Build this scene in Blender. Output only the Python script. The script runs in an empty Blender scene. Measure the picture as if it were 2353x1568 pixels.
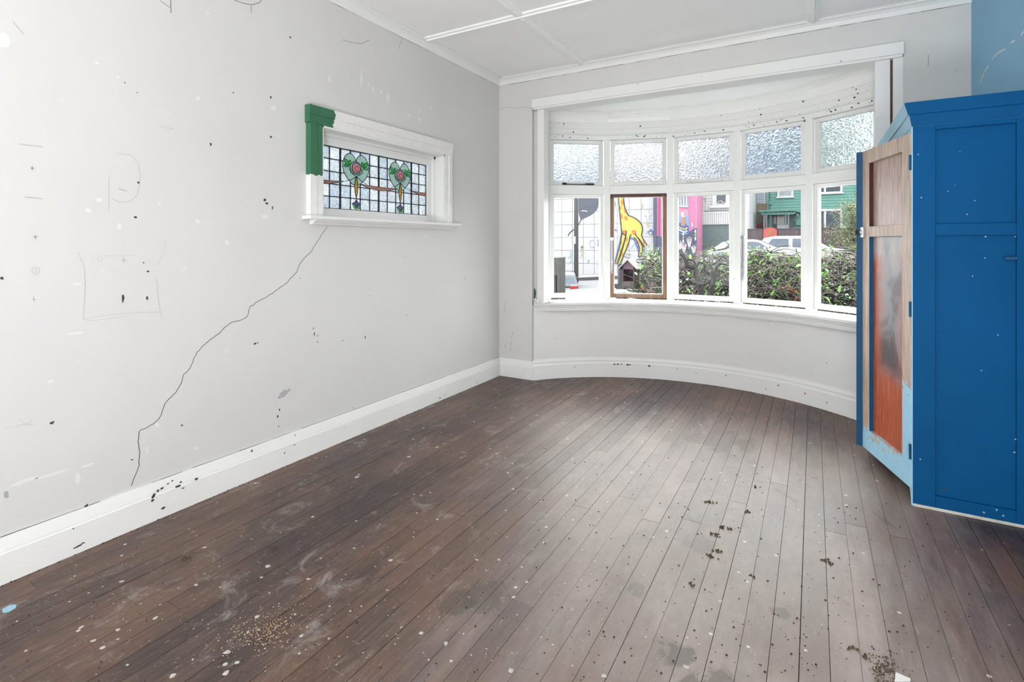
import bpy, bmesh, math, random
from mathutils import Vector, noise as mnoise

random.seed(7)
PI = math.pi
S = bpy.context.scene
COL = S.collection

# ------------------------------------------------------------------ camera
CAM = Vector((2.591, 0.0, 1.25))
YAW = math.radians(30.0)
FPX, CPX, HPY = 1200.6, 1176.5, 560.0
cd = bpy.data.cameras.new('camera')
cam = bpy.data.objects.new('camera', cd)
COL.objects.link(cam)
cam.location = CAM
cam.rotation_euler = (PI / 2, 0, YAW)
cd.sensor_width = 36.0
cd.lens = 36.0 * FPX / 2353.0
cd.shift_y = -(784.0 - HPY) / 2353.0
cd.clip_start, cd.clip_end = 0.05, 400
S.camera = cam

# ------------------------------------------------------------------ world: even overcast daylight
W = bpy.data.worlds.new('overcast')
S.world = W
W.use_nodes = True
bg = W.node_tree.nodes['Background']
bg.inputs['Color'].default_value = (0.985, 0.99, 1.0, 1)
bg.inputs['Strength'].default_value = 8.6

def area(name, loc, rot, sx, sy, power, col=(1, 1, 1)):
    l = bpy.data.lights.new(name, 'AREA')
    l.shape = 'RECTANGLE'; l.size = sx; l.size_y = sy
    l.energy = power; l.color = col
    o = bpy.data.objects.new(name, l); COL.objects.link(o)
    o.location = loc; o.rotation_euler = rot
    return o
# added fill light, no opening there: brightens the bay wall from behind the camera
area('fill_behind', (1.75, -2.5, 1.45), (PI / 2, 0, 0), 3.1, 2.3, 76, (0.965, 0.985, 1.0))
# unseen fill light added low behind the camera to lift ceiling and walls
sl = area('fill_floor', (2.7, -0.75, 0.10), (PI - 0.30, 0, 0), 0.7, 1.0, 100, (0.96, 0.985, 1.0))

vs = S.view_settings
vs.view_transform = 'Standard'
vs.look = 'None'
vs.exposure = 0.17
vs.gamma = 1.0
vs.use_curve_mapping = False
S.cycles.max_bounces = 6
S.cycles.diffuse_bounces = 4
S.cycles.transparent_max_bounces = 12
S.cycles.adaptive_threshold = 0.04
S.cycles.adaptive_min_samples = 12
S.cycles.time_limit = 1150
S.cycles.sample_clamp_indirect = 6.0
S.cycles.use_denoising = True

# ------------------------------------------------------------------ pixel helpers (plan of the place)
FW = Vector((-math.sin(YAW), math.cos(YAW)))
RT = Vector((math.cos(YAW), math.sin(YAW)))
def ray(px, py):
    d = FW + RT * ((px - CPX) / FPX)
    return Vector((d.x, d.y, -(py - HPY) / FPX))
def at(px, py, y):
    r = ray(px, py); return CAM + r * (y / r.y)
def atx(px, py, x):
    r = ray(px, py); return CAM + r * ((x - CAM.x) / r.x)
def atz(px, py, z=0.0):
    r = ray(px, py); return CAM + r * ((z - CAM.z) / r.z)

# ------------------------------------------------------------------ materials
def _n(nt, t, **kw):
    n = nt.nodes.new(t)
    for k, v in kw.items(): setattr(n, k, v)
    return n
def newmat(name):
    m = bpy.data.materials.new(name); m.use_nodes = True
    nt = m.node_tree
    return m, nt, nt.nodes['Principled BSDF']
def lin(r, g, b):
    f = lambda c: (c / 255 / 12.92) if c / 255 <= 0.04045 else ((c / 255 + 0.055) / 1.055) ** 2.4
    return (f(r), f(g), f(b), 1)
def pos(nt): return _n(nt, 'ShaderNodeNewGeometry').outputs['Position']
def noise(nt, vec, scale, detail=4, rough=0.55, stretch=None, dist=0.0):
    if stretch:
        mp = _n(nt, 'ShaderNodeMapping'); mp.inputs['Scale'].default_value = stretch
        nt.links.new(vec, mp.inputs['Vector']); vec = mp.outputs['Vector']
    n = _n(nt, 'ShaderNodeTexNoise'); nt.links.new(vec, n.inputs['Vector'])
    n.inputs['Scale'].default_value = scale; n.inputs['Detail'].default_value = detail
    n.inputs['Roughness'].default_value = rough; n.inputs['Distortion'].default_value = dist
    return n.outputs['Fac']
def ramp(nt, fac, stops):
    r = _n(nt, 'ShaderNodeValToRGB'); nt.links.new(fac, r.inputs['Fac'])
    e = r.color_ramp.elements
    while len(e) < len(stops): e.new(0.5)
    for q, (p, c) in zip(e, stops):
        q.position = p; q.color = c if len(c) == 4 else (*c, 1)
    return r.outputs['Color']
def mix(nt, fac, a, b, mode='MIX'):
    m = _n(nt, 'ShaderNodeMix', data_type='RGBA', blend_type=mode)
    for s, v in ((m.inputs[0], fac), (m.inputs[6], a), (m.inputs[7], b)):
        if isinstance(v, (int, float)): s.default_value = v
        elif isinstance(v, tuple): s.default_value = v
        else: nt.links.new(v, s)
    return m.outputs[2]
def math_(nt, op, a, b=0.0, clamp=False):
    m = _n(nt, 'ShaderNodeMath', operation=op); m.use_clamp = clamp
    for s, v in ((m.inputs[0], a), (m.inputs[1], b)):
        if isinstance(v, (int, float)): s.default_value = v
        else: nt.links.new(v, s)
    return m.outputs[0]
def sep(nt, vec):
    s = _n(nt, 'ShaderNodeSeparateXYZ'); nt.links.new(vec, s.inputs[0]); return s.outputs
def smooth(nt, v, lo, hi):
    m = _n(nt, 'ShaderNodeMapRange', interpolation_type='SMOOTHSTEP')
    nt.links.new(v, m.inputs['Value'])
    m.inputs['From Min'].default_value = lo; m.inputs['From Max'].default_value = hi
    return m.outputs['Result']
def specks(nt, vec, scale, size, keep, rnd=True):
    """sparse dots: 1 inside a dot"""
    v = _n(nt, 'ShaderNodeTexVoronoi'); nt.links.new(vec, v.inputs['Vector'])
    v.inputs['Scale'].default_value = scale
    c = _n(nt, 'ShaderNodeSeparateColor'); nt.links.new(v.outputs['Color'], c.inputs[0])
    k = math_(nt, 'GREATER_THAN', c.outputs[0], 1 - keep)
    sz = math_(nt, 'MULTIPLY', math_(nt, 'POWER', c.outputs[1], 2.0), size)
    d = math_(nt, 'LESS_THAN', v.outputs['Distance'], sz)
    return math_(nt, 'MULTIPLY', k, d)
def bump(nt, b, h, strength=0.2, dist=0.002):
    n = _n(nt, 'ShaderNodeBump'); n.inputs['Strength'].default_value = strength; n.inputs['Distance'].default_value = dist
    nt.links.new(h, n.inputs['Height']); nt.links.new(n.outputs['Normal'], b.inputs['Normal'])

MATS = {}
def flat(name, rgb, rough=0.6, var=0.12, scale=6.0, metallic=0.0, spec=0.4, stretch=None, bmp=0.0, bscale=60, rnd=0.0):
    if name in MATS: return MATS[name]
    m, nt, b = newmat(name)
    c = rgb if len(rgb) == 4 else lin(*rgb)
    p = pos(nt)
    f = noise(nt, p, scale, 5, 0.6, stretch)
    lo = tuple(x * (1 - var) for x in c[:3]) + (1,)
    hi = tuple(min(1, x * (1 + var)) for x in c[:3]) + (1,)
    out = ramp(nt, f, [(0.3, lo), (0.7, hi)])
    if rnd:
        oi = _n(nt, 'ShaderNodeObjectInfo').outputs['Random']
        k = math_(nt, 'ADD', 1 - rnd, math_(nt, 'MULTIPLY', oi, 2 * rnd))
        cc = _n(nt, 'ShaderNodeCombineColor')
        for i in range(3): nt.links.new(k, cc.inputs[i])
        out = mix(nt, 1.0, out, cc.outputs[0], 'MULTIPLY')
    nt.links.new(out, b.inputs['Base Color'])
    b.inputs['Roughness'].default_value = rough; b.inputs['Metallic'].default_value = metallic
    b.inputs['Specular IOR Level'].default_value = spec
    if bmp: bump(nt, b, noise(nt, p, bscale, 4, 0.6, stretch), bmp, 0.003)
    MATS[name] = m
    return m

def paint(name, rgb, sp=0.35, chip=(40, 36, 33), rough=0.5, speck_scale=16, var=0.03, size=0.10):
    """old gloss paint: faint mottling, nicks and fly specks"""
    m, nt, b = newmat(name); p = pos(nt)
    c = lin(*rgb)
    f = noise(nt, p, 1.6, 6, 0.6)
    base = ramp(nt, f, [(0.25, tuple(x * (1 - var * 1.6) for x in c[:3])), (0.75, tuple(min(1, x * (1 + var)) for x in c[:3]))])
    f2 = noise(nt, p, 9, 6, 0.7)
    base = mix(nt, smooth(nt, f2, 0.62, 0.74), base, tuple(min(1, x * 1.09) for x in c[:3]) + (1,))
    wob = _n(nt, 'ShaderNodeTexNoise'); wob.inputs['Scale'].default_value = 55; nt.links.new(p, wob.inputs['Vector'])
    add = mix(nt, 0.028, p, wob.outputs['Color'], 'ADD')
    d = specks(nt, add, speck_scale, size, sp * 0.22)
    base = mix(nt, math_(nt, 'MULTIPLY', d, 0.9), base, lin(*chip))
    nt.links.new(base, b.inputs['Base Color'])
    b.inputs['Roughness'].default_value = rough
    b.inputs['Specular IOR Level'].default_value = 0.35
    bump(nt, b, noise(nt, p, 24, 5, 0.6), 0.10, 0.003)
    MATS[name] = m
    return m

def floor_mat():
    m, nt, b = newmat('worn_floorboards'); p = pos(nt); xyz = sep(nt, p)
    oi = _n(nt, 'ShaderNodeObjectInfo').outputs['Random']
    grain = noise(nt, p, 9, 8, 0.65, (7, 0.8, 1), 0.4)
    big = noise(nt, p, 1.1, 6, 0.6, (1.5, 0.8, 1))
    mid = noise(nt, p, 3.3, 7, 0.62, (1.6, 0.7, 1))
    fine = noise(nt, p, 30, 8, 0.7, (1.5, 0.6, 1))
    stain = ramp(nt, mix(nt, 0.35, big, grain), [(0.30, lin(44, 36, 36)), (0.45, lin(74, 60, 57)), (0.56, lin(106, 80, 66)), (0.72, lin(78, 66, 62))])
    # bare worn timber and bay window glare, both painted into the colour mid-room
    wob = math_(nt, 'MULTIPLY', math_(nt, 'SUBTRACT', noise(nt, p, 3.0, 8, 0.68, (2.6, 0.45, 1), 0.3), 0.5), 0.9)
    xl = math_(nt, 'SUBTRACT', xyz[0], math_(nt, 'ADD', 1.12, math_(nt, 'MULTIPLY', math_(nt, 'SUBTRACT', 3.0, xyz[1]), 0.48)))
    wear_glare = smooth(nt, math_(nt, 'ADD', xl, wob), -0.75, 0.55)
    wear_glare = math_(nt, 'MULTIPLY', wear_glare, math_(nt, 'SUBTRACT', 1.0, smooth(nt, math_(nt, 'ADD', xyz[0], wob), 2.66, 3.30)))
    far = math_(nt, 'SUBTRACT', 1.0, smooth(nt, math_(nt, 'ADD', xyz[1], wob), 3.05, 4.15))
    wear_glare = math_(nt, 'MULTIPLY', wear_glare, far)
    wear_glare = math_(nt, 'MULTIPLY', wear_glare, math_(nt, 'ADD', 0.70, math_(nt, 'MULTIPLY', fine, 0.5)), True)
    bare = ramp(nt, mid, [(0.3, lin(138, 126, 120)), (0.7, lin(166, 153, 147))])  # timber tone lightened so it also carries the window glare
    c = mix(nt, wear_glare, stain, bare)
    # tan scuffed areas near the camera on the left
    tan = math_(nt, 'MULTIPLY', smooth(nt, big, 0.47, 0.62), math_(nt, 'SUBTRACT', 1.0, smooth(nt, xyz[1], 1.6, 3.0)))
    c = mix(nt, math_(nt, 'MULTIPLY', tan, 0.35), c, lin(104, 82, 66))
    # plaster dust smears
    dust = noise(nt, p, 5.5, 9, 0.72, (1.2, 0.9, 1), 0.8)
    dm = math_(nt, 'MULTIPLY', smooth(nt, dust, 0.53, 0.72), math_(nt, 'SUBTRACT', 1.0, math_(nt, 'MULTIPLY', smooth(nt, xyz[0], 0.9, 1.9), 0.8)))
    c = mix(nt, math_(nt, 'MULTIPLY', dm, 0.62), c, lin(170, 163, 158))
    # dark spills
    sp = noise(nt, p, 2.3, 5, 0.5, None, 1.2)
    c = mix(nt, math_(nt, 'MULTIPLY', smooth(nt, sp, 0.68, 0.74), 0.45), c, lin(66, 60, 58))
    for sx, sy, sr, k_ in ((2.338, 1.505, .085, .55), (2.36, 1.40, .06, .6), (2.24, 1.63, .05, .5), (2.49, 1.99, .025, .35), (2.03, 1.86, .03, .3), (2.55, 1.47, .10, .35), (1.58, 1.56, .07, .45), (1.51, 1.47, .06, .5), (2.09, 3.55, .16, .35), (2.20, 2.27, .06, .3)):
        dx_ = math_(nt, 'SUBTRACT', xyz[0], sx); dy_ = math_(nt, 'MULTIPLY', math_(nt, 'SUBTRACT', xyz[1], sy), 0.8)
        d_ = math_(nt, 'ADD', math_(nt, 'SQRT', math_(nt, 'ADD', math_(nt, 'MULTIPLY', dx_, dx_), math_(nt, 'MULTIPLY', dy_, dy_))), math_(nt, 'MULTIPLY', math_(nt, 'SUBTRACT', dust, 0.5), sr * 4.5))
        c = mix(nt, math_(nt, 'MULTIPLY', math_(nt, 'SUBTRACT', 1.0, smooth(nt, d_, sr * .7, sr * 1.15)), k_), c, lin(70, 64, 60))
    # board to board change
    k = math_(nt, 'ADD', 0.86, math_(nt, 'MULTIPLY', oi, 0.28))
    cc = _n(nt, 'ShaderNodeCombineColor')
    for i in range(3): nt.links.new(k, cc.inputs[i])
    c = mix(nt, 1.0, c, cc.outputs[0], 'MULTIPLY')
    # scratches and flecks of paint
    scr = noise(nt, p, 60, 3, 0.5, (3.2, 0.35, 1), 0.9)
    c = mix(nt, math_(nt, 'MULTIPLY', smooth(nt, scr, 0.66, 0.72), 0.40), c, lin(190, 182, 176))
    scr2 = noise(nt, p, 55, 3, 0.5, (0.5, 3.0, 1), 1.2)
    c = mix(nt, math_(nt, 'MULTIPLY', smooth(nt, scr2, 0.67, 0.73), 0.36), c, lin(182, 174, 168))
    c = mix(nt, math_(nt, 'MULTIPLY', specks(nt, p, 26, 0.22, 0.22), 0.8), c, lin(212, 208, 202))
    c = mix(nt, math_(nt, 'MULTIPLY', specks(nt, p, 34, 0.17, 0.16), 0.85), c, lin(36, 30, 27))
    nt.links.new(c, b.inputs['Base Color'])
    r = math_(nt, 'ADD', 0.30, math_(nt, 'MULTIPLY', mix(nt, 0.5, fine, mid), 0.30))
    nt.links.new(r, b.inputs['Roughness'])
    b.inputs['Specular IOR Level'].default_value = 0.5
    bump(nt, b, mix(nt, 0.5, grain, fine), 0.18, 0.002)
    MATS['floor'] = m
    return m

def zoned(name, ca, cb, fn, rough=0.55, wood_a=False, wood_b=False):
    """two coats of paint meeting at a ragged edge; fn(nt, xyz, wobble) gives the mask of the second"""
    m, nt, b = newmat(name); p = pos(nt); xyz = sep(nt, p)
    w = math_(nt, 'SUBTRACT', noise(nt, p, 28, 5, 0.6), 0.5)
    def tone(c, wood):
        c = lin(*c)
        f = noise(nt, p, 14, 7, 0.7, (3, 3, 0.35) if wood else None, 0.3)
        v = 0.35 if wood else 0.06
        return ramp(nt, f, [(0.3, tuple(x * (1 - v) for x in c[:3])), (0.7, tuple(min(1, x * (1 + v)) for x in c[:3]))])
    c = mix(nt, fn(nt, xyz, w), tone(ca, wood_a), tone(cb, wood_b))
    nt.links.new(c, b.inputs['Base Color']); b.inputs['Roughness'].default_value = rough
    bump(nt, b, noise(nt, p, 40, 4, 0.6), 0.1, 0.002)
    MATS[name] = m
    return m

def clear_glass():
    m, nt, b = newmat('clear_window_glass')
    nt.nodes.remove(b)
    t = _n(nt, 'ShaderNodeBsdfTransparent'); t.inputs[0].default_value = (0.97, 0.985, 0.98, 1)
    g = _n(nt, 'ShaderNodeBsdfGlossy'); g.inputs['Roughness'].default_value = 0.02
    d = _n(nt, 'ShaderNodeBsdfDiffuse'); d.inputs[0].default_value = (0.8, 0.82, 0.82, 1)
    mx = _n(nt, 'ShaderNodeMixShader'); mx.inputs[0].default_value = 0.012
    nt.links.new(t.outputs[0], mx.inputs[1]); nt.links.new(g.outputs[0], mx.inputs[2])
    p = pos(nt)
    dirt = math_(nt, 'MULTIPLY', smooth(nt, noise(nt, p, 9, 7, 0.7), 0.55, 0.8), 0.03)
    dirt = math_(nt, 'ADD', dirt, math_(nt, 'MULTIPLY', specks(nt, p, 45, 0.16, 0.12), 0.6))
    m2 = _n(nt, 'ShaderNodeMixShader'); nt.links.new(dirt, m2.inputs[0])
    nt.links.new(mx.outputs[0], m2.inputs[1]); nt.links.new(d.outputs[0], m2.inputs[2])
    nt.links.new(m2.outputs[0], nt.nodes['Material Output'].inputs[0])
    MATS['glass'] = m
    return m

def obscure_glass(name, col=(0.93, 0.97, 1.0), scale=75, strength=0.9, rough=0.06, stretch=(1, 1, 1), clear=0.35, tone=0.86):
    """rolled patterned glass: refracts through its pattern, part of the light passes straight"""
    m, nt, b = newmat(name); p = pos(nt)
    b.inputs['Base Color'].default_value = (*col, 1)
    b.inputs['Transmission Weight'].default_value = 1.0
    b.inputs['Roughness'].default_value = rough
    b.inputs['IOR'].default_value = 1.45
    v = _n(nt, 'ShaderNodeTexVoronoi', feature='SMOOTH_F1'); v.inputs['Scale'].default_value = scale
    mp = _n(nt, 'ShaderNodeMapping'); mp.inputs['Scale'].default_value = stretch
    w = _n(nt, 'ShaderNodeTexNoise'); w.inputs['Scale'].default_value = 22; nt.links.new(p, w.inputs['Vector'])
    nt.links.new(mix(nt, 0.03, p, w.outputs['Color'], 'ADD'), mp.inputs['Vector'])
    nt.links.new(mp.outputs[0], v.inputs['Vector'])
    n = _n(nt, 'ShaderNodeBump'); n.inputs['Strength'].default_value = strength; n.inputs['Distance'].default_value = 0.006
    nt.links.new(v.outputs['Distance'], n.inputs['Height']); nt.links.new(n.outputs['Normal'], b.inputs['Normal'])
    # refraction contrast painted into the tint: pattern ridges lighter than hollows
    tint = ramp(nt, v.outputs['Distance'], [(0.18, tuple(c * tone for c in col)), (0.42, tuple(col)), (0.60, tuple(min(1, c * 1.25) for c in col))])
    nt.links.new(tint, b.inputs['Base Color'])
    t = _n(nt, 'ShaderNodeBsdfTranslucent'); nt.links.new(tint, t.inputs[0])
    nt.links.new(n.outputs['Normal'], t.inputs['Normal'])
    mx = _n(nt, 'ShaderNodeMixShader'); mx.inputs[0].default_value = clear
    nt.links.new(b.outputs[0], mx.inputs[1]); nt.links.new(t.outputs[0], mx.inputs[2])
    nt.links.new(mx.outputs[0], nt.nodes['Material Output'].inputs[0])
    MATS[name] = m
    return m

# ------------------------------------------------------------------ mesh building
ORI = {}
class MB:
    def __init__(s): s.v = []; s.f = []
    def add(s, vs, fs):
        o = len(s.v); s.v += [Vector(q) for q in vs]; s.f += [tuple(i + o for i in f) for f in fs]; return s
    def box(s, x0, y0, z0, x1, y1, z1):
        return s.add([(x0, y0, z0), (x1, y0, z0), (x1, y1, z0), (x0, y1, z0), (x0, y0, z1), (x1, y0, z1), (x1, y1, z1), (x0, y1, z1)],
                     [(3, 2, 1, 0), (4, 5, 6, 7), (0, 1, 5, 4), (1, 2, 6, 5), (2, 3, 7, 6), (3, 0, 4, 7)])
    def obox(s, o, a, b, c):
        """box from corner o along three edge vectors"""
        o, a, b, c = map(Vector, (o, a, b, c))
        return s.add([o, o + a, o + a + b, o + b, o + c, o + a + c, o + a + b + c, o + b + c],
                     [(3, 2, 1, 0), (4, 5, 6, 7), (0, 1, 5, 4), (1, 2, 6, 5), (2, 3, 7, 6), (3, 0, 4, 7)])
    def prism(s, poly, ext):
        n = len(poly); poly = [Vector(p) for p in poly]; ext = Vector(ext)
        fs = [tuple(range(n - 1, -1, -1)), tuple(range(n, 2 * n))]
        fs += [(i, (i + 1) % n, n + (i + 1) % n, n + i) for i in range(n)]
        return s.add(poly + [p + ext for p in poly], fs)
    def tube(s, pts, radii, n=6, cap=True):
        pts = [Vector(p) for p in pts]
        if not isinstance(radii, (list, tuple)): radii = [radii] * len(pts)
        o = len(s.v); k = len(pts)
        for i, p in enumerate(pts):
            d = (pts[min(i + 1, k - 1)] - pts[max(i - 1, 0)])
            d = d.normalized() if d.length > 1e-9 else Vector((0, 0, 1))
            u = d.cross(Vector((0, 0, 1)))
            if u.length < 1e-3: u = d.cross(Vector((1, 0, 0)))
            u.normalize(); w = d.cross(u)
            for j in range(n):
                a = 2 * PI * j / n
                s.v.append(p + (u * math.cos(a) + w * math.sin(a)) * radii[i])
        for i in range(k - 1):
            for j in range(n):
                s.f.append((o + i * n + j, o + i * n + (j + 1) % n, o + (i + 1) * n + (j + 1) % n, o + (i + 1) * n + j))
        if cap:
            s.f.append(tuple(o + j for j in range(n - 1, -1, -1))); s.f.append(tuple(o + (k - 1) * n + j for j in range(n)))
        return s
    def sweep(s, path, prof, closed_prof=True):
        """path: plan points (x, y); prof: (offset to the right-hand side of the path, z)"""
        k = len(path); path = [Vector((p[0], p[1])) for p in path]; o = len(s.v); n = len(prof)
        for i, p in enumerate(path):
            d0 = (path[i] - path[i - 1]).normalized() if i else None
            d1 = (path[i + 1] - path[i]).normalized() if i < k - 1 else None
            d0 = d0 or d1; d1 = d1 or d0
            n0 = Vector((d0.y, -d0.x)); n1 = Vector((d1.y, -d1.x))
            m = (n0 + n1).normalized(); m = m / max(0.3, m.dot(n0))
            for off, z in prof:
                q = p + m * off; s.v.append(Vector((q.x, q.y, z)))
        for i in range(k - 1):
            for j in range(n):
                s.f.append((o + i * n + j, o + i * n + (j + 1) % n, o + (i + 1) * n + (j + 1) % n, o + (i + 1) * n + j))
        s.f.append(tuple(o + j for j in range(n - 1, -1, -1))); s.f.append(tuple(o + (k - 1) * n + j for j in range(n)))
        return s
    def build(s, name, mat, parent=None, smooth=False, bevel=0.0, label=None, kind=None):
        org = ORI.get(parent, Vector((0, 0, 0))) if parent else Vector((0, 0, 0))
        me = bpy.data.meshes.new(name)
        me.from_pydata([tuple(v - org) for v in s.v], [], s.f)
        bm = bmesh.new(); bm.from_mesh(me); bmesh.ops.recalc_face_normals(bm, faces=bm.faces); bm.to_mesh(me); bm.free()
        me.materials.append(mat)
        if smooth:
            for q in me.polygons: q.use_smooth = True
        o = bpy.data.objects.new(name, me); COL.objects.link(o)
        if parent: o.parent = parent; ORI[o] = org
        if bevel:
            b = o.modifiers.new('bevel', 'BEVEL'); b.width = bevel; b.segments = 2; b.limit_method = 'ANGLE'; b.angle_limit = 0.6
        if label: o['label'] = label
        if kind: o['kind'] = kind
        return o

def root(name, loc, label, cat=None, group=None, kind=None):
    o = bpy.data.objects.new(name, None); COL.objects.link(o)
    o.location = loc; o.empty_display_size = 0.1; ORI[o] = Vector(loc)
    tag(o, label, cat, group, kind)
    return o
def tag(o, label, cat=None, group=None, kind=None):
    o['label'] = label
    if cat: o['category'] = cat
    if group: o['group'] = group
    if kind: o['kind'] = kind
    return o

def bezier(pts, per=8):
    """smooth curve through the points (Catmull-Rom)"""
    pts = [Vector(p) for p in pts]; out = []
    for i in range(len(pts) - 1):
        p0 = pts[max(i - 1, 0)]; p1 = pts[i]; p2 = pts[i + 1]; p3 = pts[min(i + 2, len(pts) - 1)]
        for k in range(per):
            t = k / per
            out.append(0.5 * ((2 * p1) + (p2 - p0) * t + (2 * p0 - 5 * p1 + 4 * p2 - p3) * t * t + (3 * p1 - p0 - 3 * p2 + p3) * t ** 3))
    out.append(pts[-1])
    return out

# ------------------------------------------------------------------ materials used indoors
M_WALL = paint('white_wall_paint', (213, 212, 210), 0.5, (70, 66, 62), 0.55, 13, 0.02)
M_WALLB = paint('white_bay_wall_paint', (226, 225, 224), 0.25, (70, 66, 62), 0.5, 13, 0.015)
M_TRIM = paint('white_gloss_trim_paint', (234, 234, 232), 0.9, (46, 40, 36), 0.38, 22, 0.02)
M_SASH = paint('chipped_white_sash_paint', (232, 232, 229), 1.6, (44, 38, 34), 0.4, 30, 0.03)
M_CEIL = paint('white_ceiling_paint', (245, 245, 244), 0.12, (120, 116, 110), 0.6, 10, 0.015)
M_BLUEWALL = paint('pale_blue_wall_paint', (132, 184, 214), 0.3, (210, 220, 225), 0.5, 12, 0.03)
M_BLUE = paint('deep_blue_cupboard_paint', (0, 80, 132), 0.7, (190, 205, 212), 0.62, 14, 0.10, 0.045)
M_BLUE.node_tree.nodes['Principled BSDF'].inputs['Specular IOR Level'].default_value = 0.12
M_LBLUE = paint('light_blue_cupboard_paint', (160, 205, 228), 0.3, (225, 228, 228), 0.45, 14, 0.05)
M_DBLUE = paint('dark_blue_door_edge_paint', (14, 74, 112), 0.5, (90, 120, 140), 0.4, 14, 0.08)
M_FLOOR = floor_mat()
M_GAP = flat('dark_under_floor', (22, 18, 16), 0.95)
M_GLASS = clear_glass()
M_OBS = [obscure_glass('rolled_glass_fine', (0.27, 0.295, 0.32), 62, 0.9, 0.10, (1, 1, 1.3), 0.45),
         obscure_glass('rolled_glass_broken', (0.30, 0.315, 0.33), 78, 1.0, 0.08, (1, 1, 1), 0.45),
         obscure_glass('rolled_glass_pebble', (0.30, 0.315, 0.33), 70, 1.0, 0.08, (1, 1, 1), 0.45),
         obscure_glass('rolled_glass_ripple', (0.27, 0.305, 0.34), 58, 1.1, 0.06, (1, 1, 1), 0.38),
         obscure_glass('rolled_glass_scale', (0.265, 0.295, 0.297), 52, 0.9, 0.10, (1, 1, 1.4), 0.45)]
M_LEAD = flat('dark_lead_came', (26, 30, 36), 0.45, metallic=0.3)
M_STEEL = flat('worn_chrome', (178, 180, 182), 0.35, metallic=0.8)
M_CHIP = flat('bare_chip', (70, 64, 60), 0.8)
M_PENCIL = flat('pencil_grey', (188, 188, 188), 0.8)
M_PLASTER = flat('fresh_plaster_patch', (225, 224, 221), 0.7, 0.02)
M_GREYPATCH = flat('grey_scuffed_patch', (172, 174, 175), 0.8, 0.1, 40)
M_CRACK = flat('dark_crack', (62, 60, 60), 0.9)
M_BROWNSTRIP = flat('bare_brown_wood', (112, 84, 68), 0.7, 0.25, 12, stretch=(3, 3, 0.4))

# ================================================================== THE ROOM
RX, YB, ZC, YR = 3.44, 4.243, 2.81, -2.6
BC = Vector((1.70, 3.20)); RWIN = 1.895; STEP = math.radians(17.95)
def bay(i, R=RWIN):
    a = (i - 2.5) * STEP
    return Vector((BC.x + R * math.sin(a), BC.y + R * math.cos(a)))
def arc(R, a0, a1, n=28):
    return [(BC.x + R * math.sin(a0 + (a1 - a0) * k / n), BC.y + R * math.cos(a0 + (a1 - a0) * k / n)) for k in range(n + 1)]
OX0, OX1 = 0.355, 3.10            # bay opening
BX0 = 0.372                       # where the curved wall starts

# floor: dark sub-floor with each board laid on it
fl = MB().box(-0.05, YR - 0.05, -0.12, RX + 0.05, YB, -0.024)
fl.prism([(p[0], p[1], -0.12) for p in arc(1.93, -0.85, 0.85)], (0, 0, 0.096))
floor = fl.build('floor', M_GAP)
tag(floor, 'worn dark timber floor of narrow boards littered with paint flecks', None, None, 'structure')
BW = 0.0798
nb = int(math.ceil(RX / BW))
rnd = random.Random(3)
for i in range(nb):
    x0 = i * BW; x1 = min(RX, x0 + BW); xm = (x0 + x1) / 2
    ye = YB - 0.002
    dx = xm - BC.x
    if abs(dx) < 1.32: ye = BC.y + math.sqrt(1.71 ** 2 - dx * dx)
    ys = [YR]
    y = YR + rnd.uniform(1.2, 3.6)
    while y < ye - 0.5:
        ys.append(y); y += rnd.uniform(1.9, 3.7)
    ys.append(ye)
    g = rnd.choice((0.0005, 0.0008, 0.0012))
    for a, c in zip(ys[:-1], ys[1:]):
        dz = rnd.uniform(-0.0012, 0.0)
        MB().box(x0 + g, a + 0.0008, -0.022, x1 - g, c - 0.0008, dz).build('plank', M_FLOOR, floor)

# left wall with an opening for the leaded window
WY0, WY1, WZ0, WZ1 = 2.150, 3.360, 1.412, 1.962
wl = MB()
wl.box(-0.16, YR, -0.1, 0, WY0, ZC); wl.box(-0.16, WY1, -0.1, 0, YB + 0.2, ZC)
wl.box(-0.16, WY0, -0.1, 0, WY1, WZ0); wl.box(-0.16, WY0, WZ1, 0, WY1, ZC)
wall_left = wl.build('wall_left', M_WALL)
tag(wall_left, 'long white plaster wall with a diagonal crack and pencil doodles', None, None, 'structure')

wb = MB()
wb.box(-0.16, YB, -0.1, OX0, YB + 0.16, ZC)
wb.box(OX1, YB, -0.1, RX + 0.16, YB + 0.16, ZC)
wb.box(OX0, YB, 2.50, OX1, YB + 0.16, ZC)
wb.box(OX0 - 0.12, YB + 0.155, -0.1, OX0, bay(0).y + 0.1, 2.6)
wb.box(OX1, YB + 0.155, -0.1, OX1 + 0.12, bay(0).y + 0.1, 2.6)
wall_back = wb.build('wall_back', M_WALL)
tag(wall_back, 'white end wall framing the opening of the bay window', None, None, 'structure')

wr = MB()
wr.box(RX, 2.7, -0.1, RX + 0.16, YB + 0.16, ZC)
wall_right = wr.build('wall_right', M_BLUEWALL)
tag(wall_right, 'pale blue painted wall above the blue cupboard', None, None, 'structure')
wq = MB()
wq.box(-0.16, YR - 0.16, -0.1, RX + 0.16, YR, ZC); wq.box(RX, YR, -0.1, RX + 0.16, 2.7, ZC)
tag(wq.build('wall_rear', M_WALL), 'plain white walls behind and beside the viewer', None, None, 'structure')

# curved wall under the bay windows
A0 = math.asin((BX0 - BC.x) / 1.69)
pin = arc(1.69, A0, -A0, 84); pout = arc(1.96, A0, -A0, 84)
wbay = MB().prism([(p[0], p[1], -0.1) for p in pin] + [(p[0], p[1], -0.1) for p in reversed(pout)], (0, 0, 0.784))
wall_bay = wbay.build('wall_bay', M_WALLB)
tag(wall_bay, 'curved white wall below the sill of the bay window', None, None, 'structure')
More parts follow.
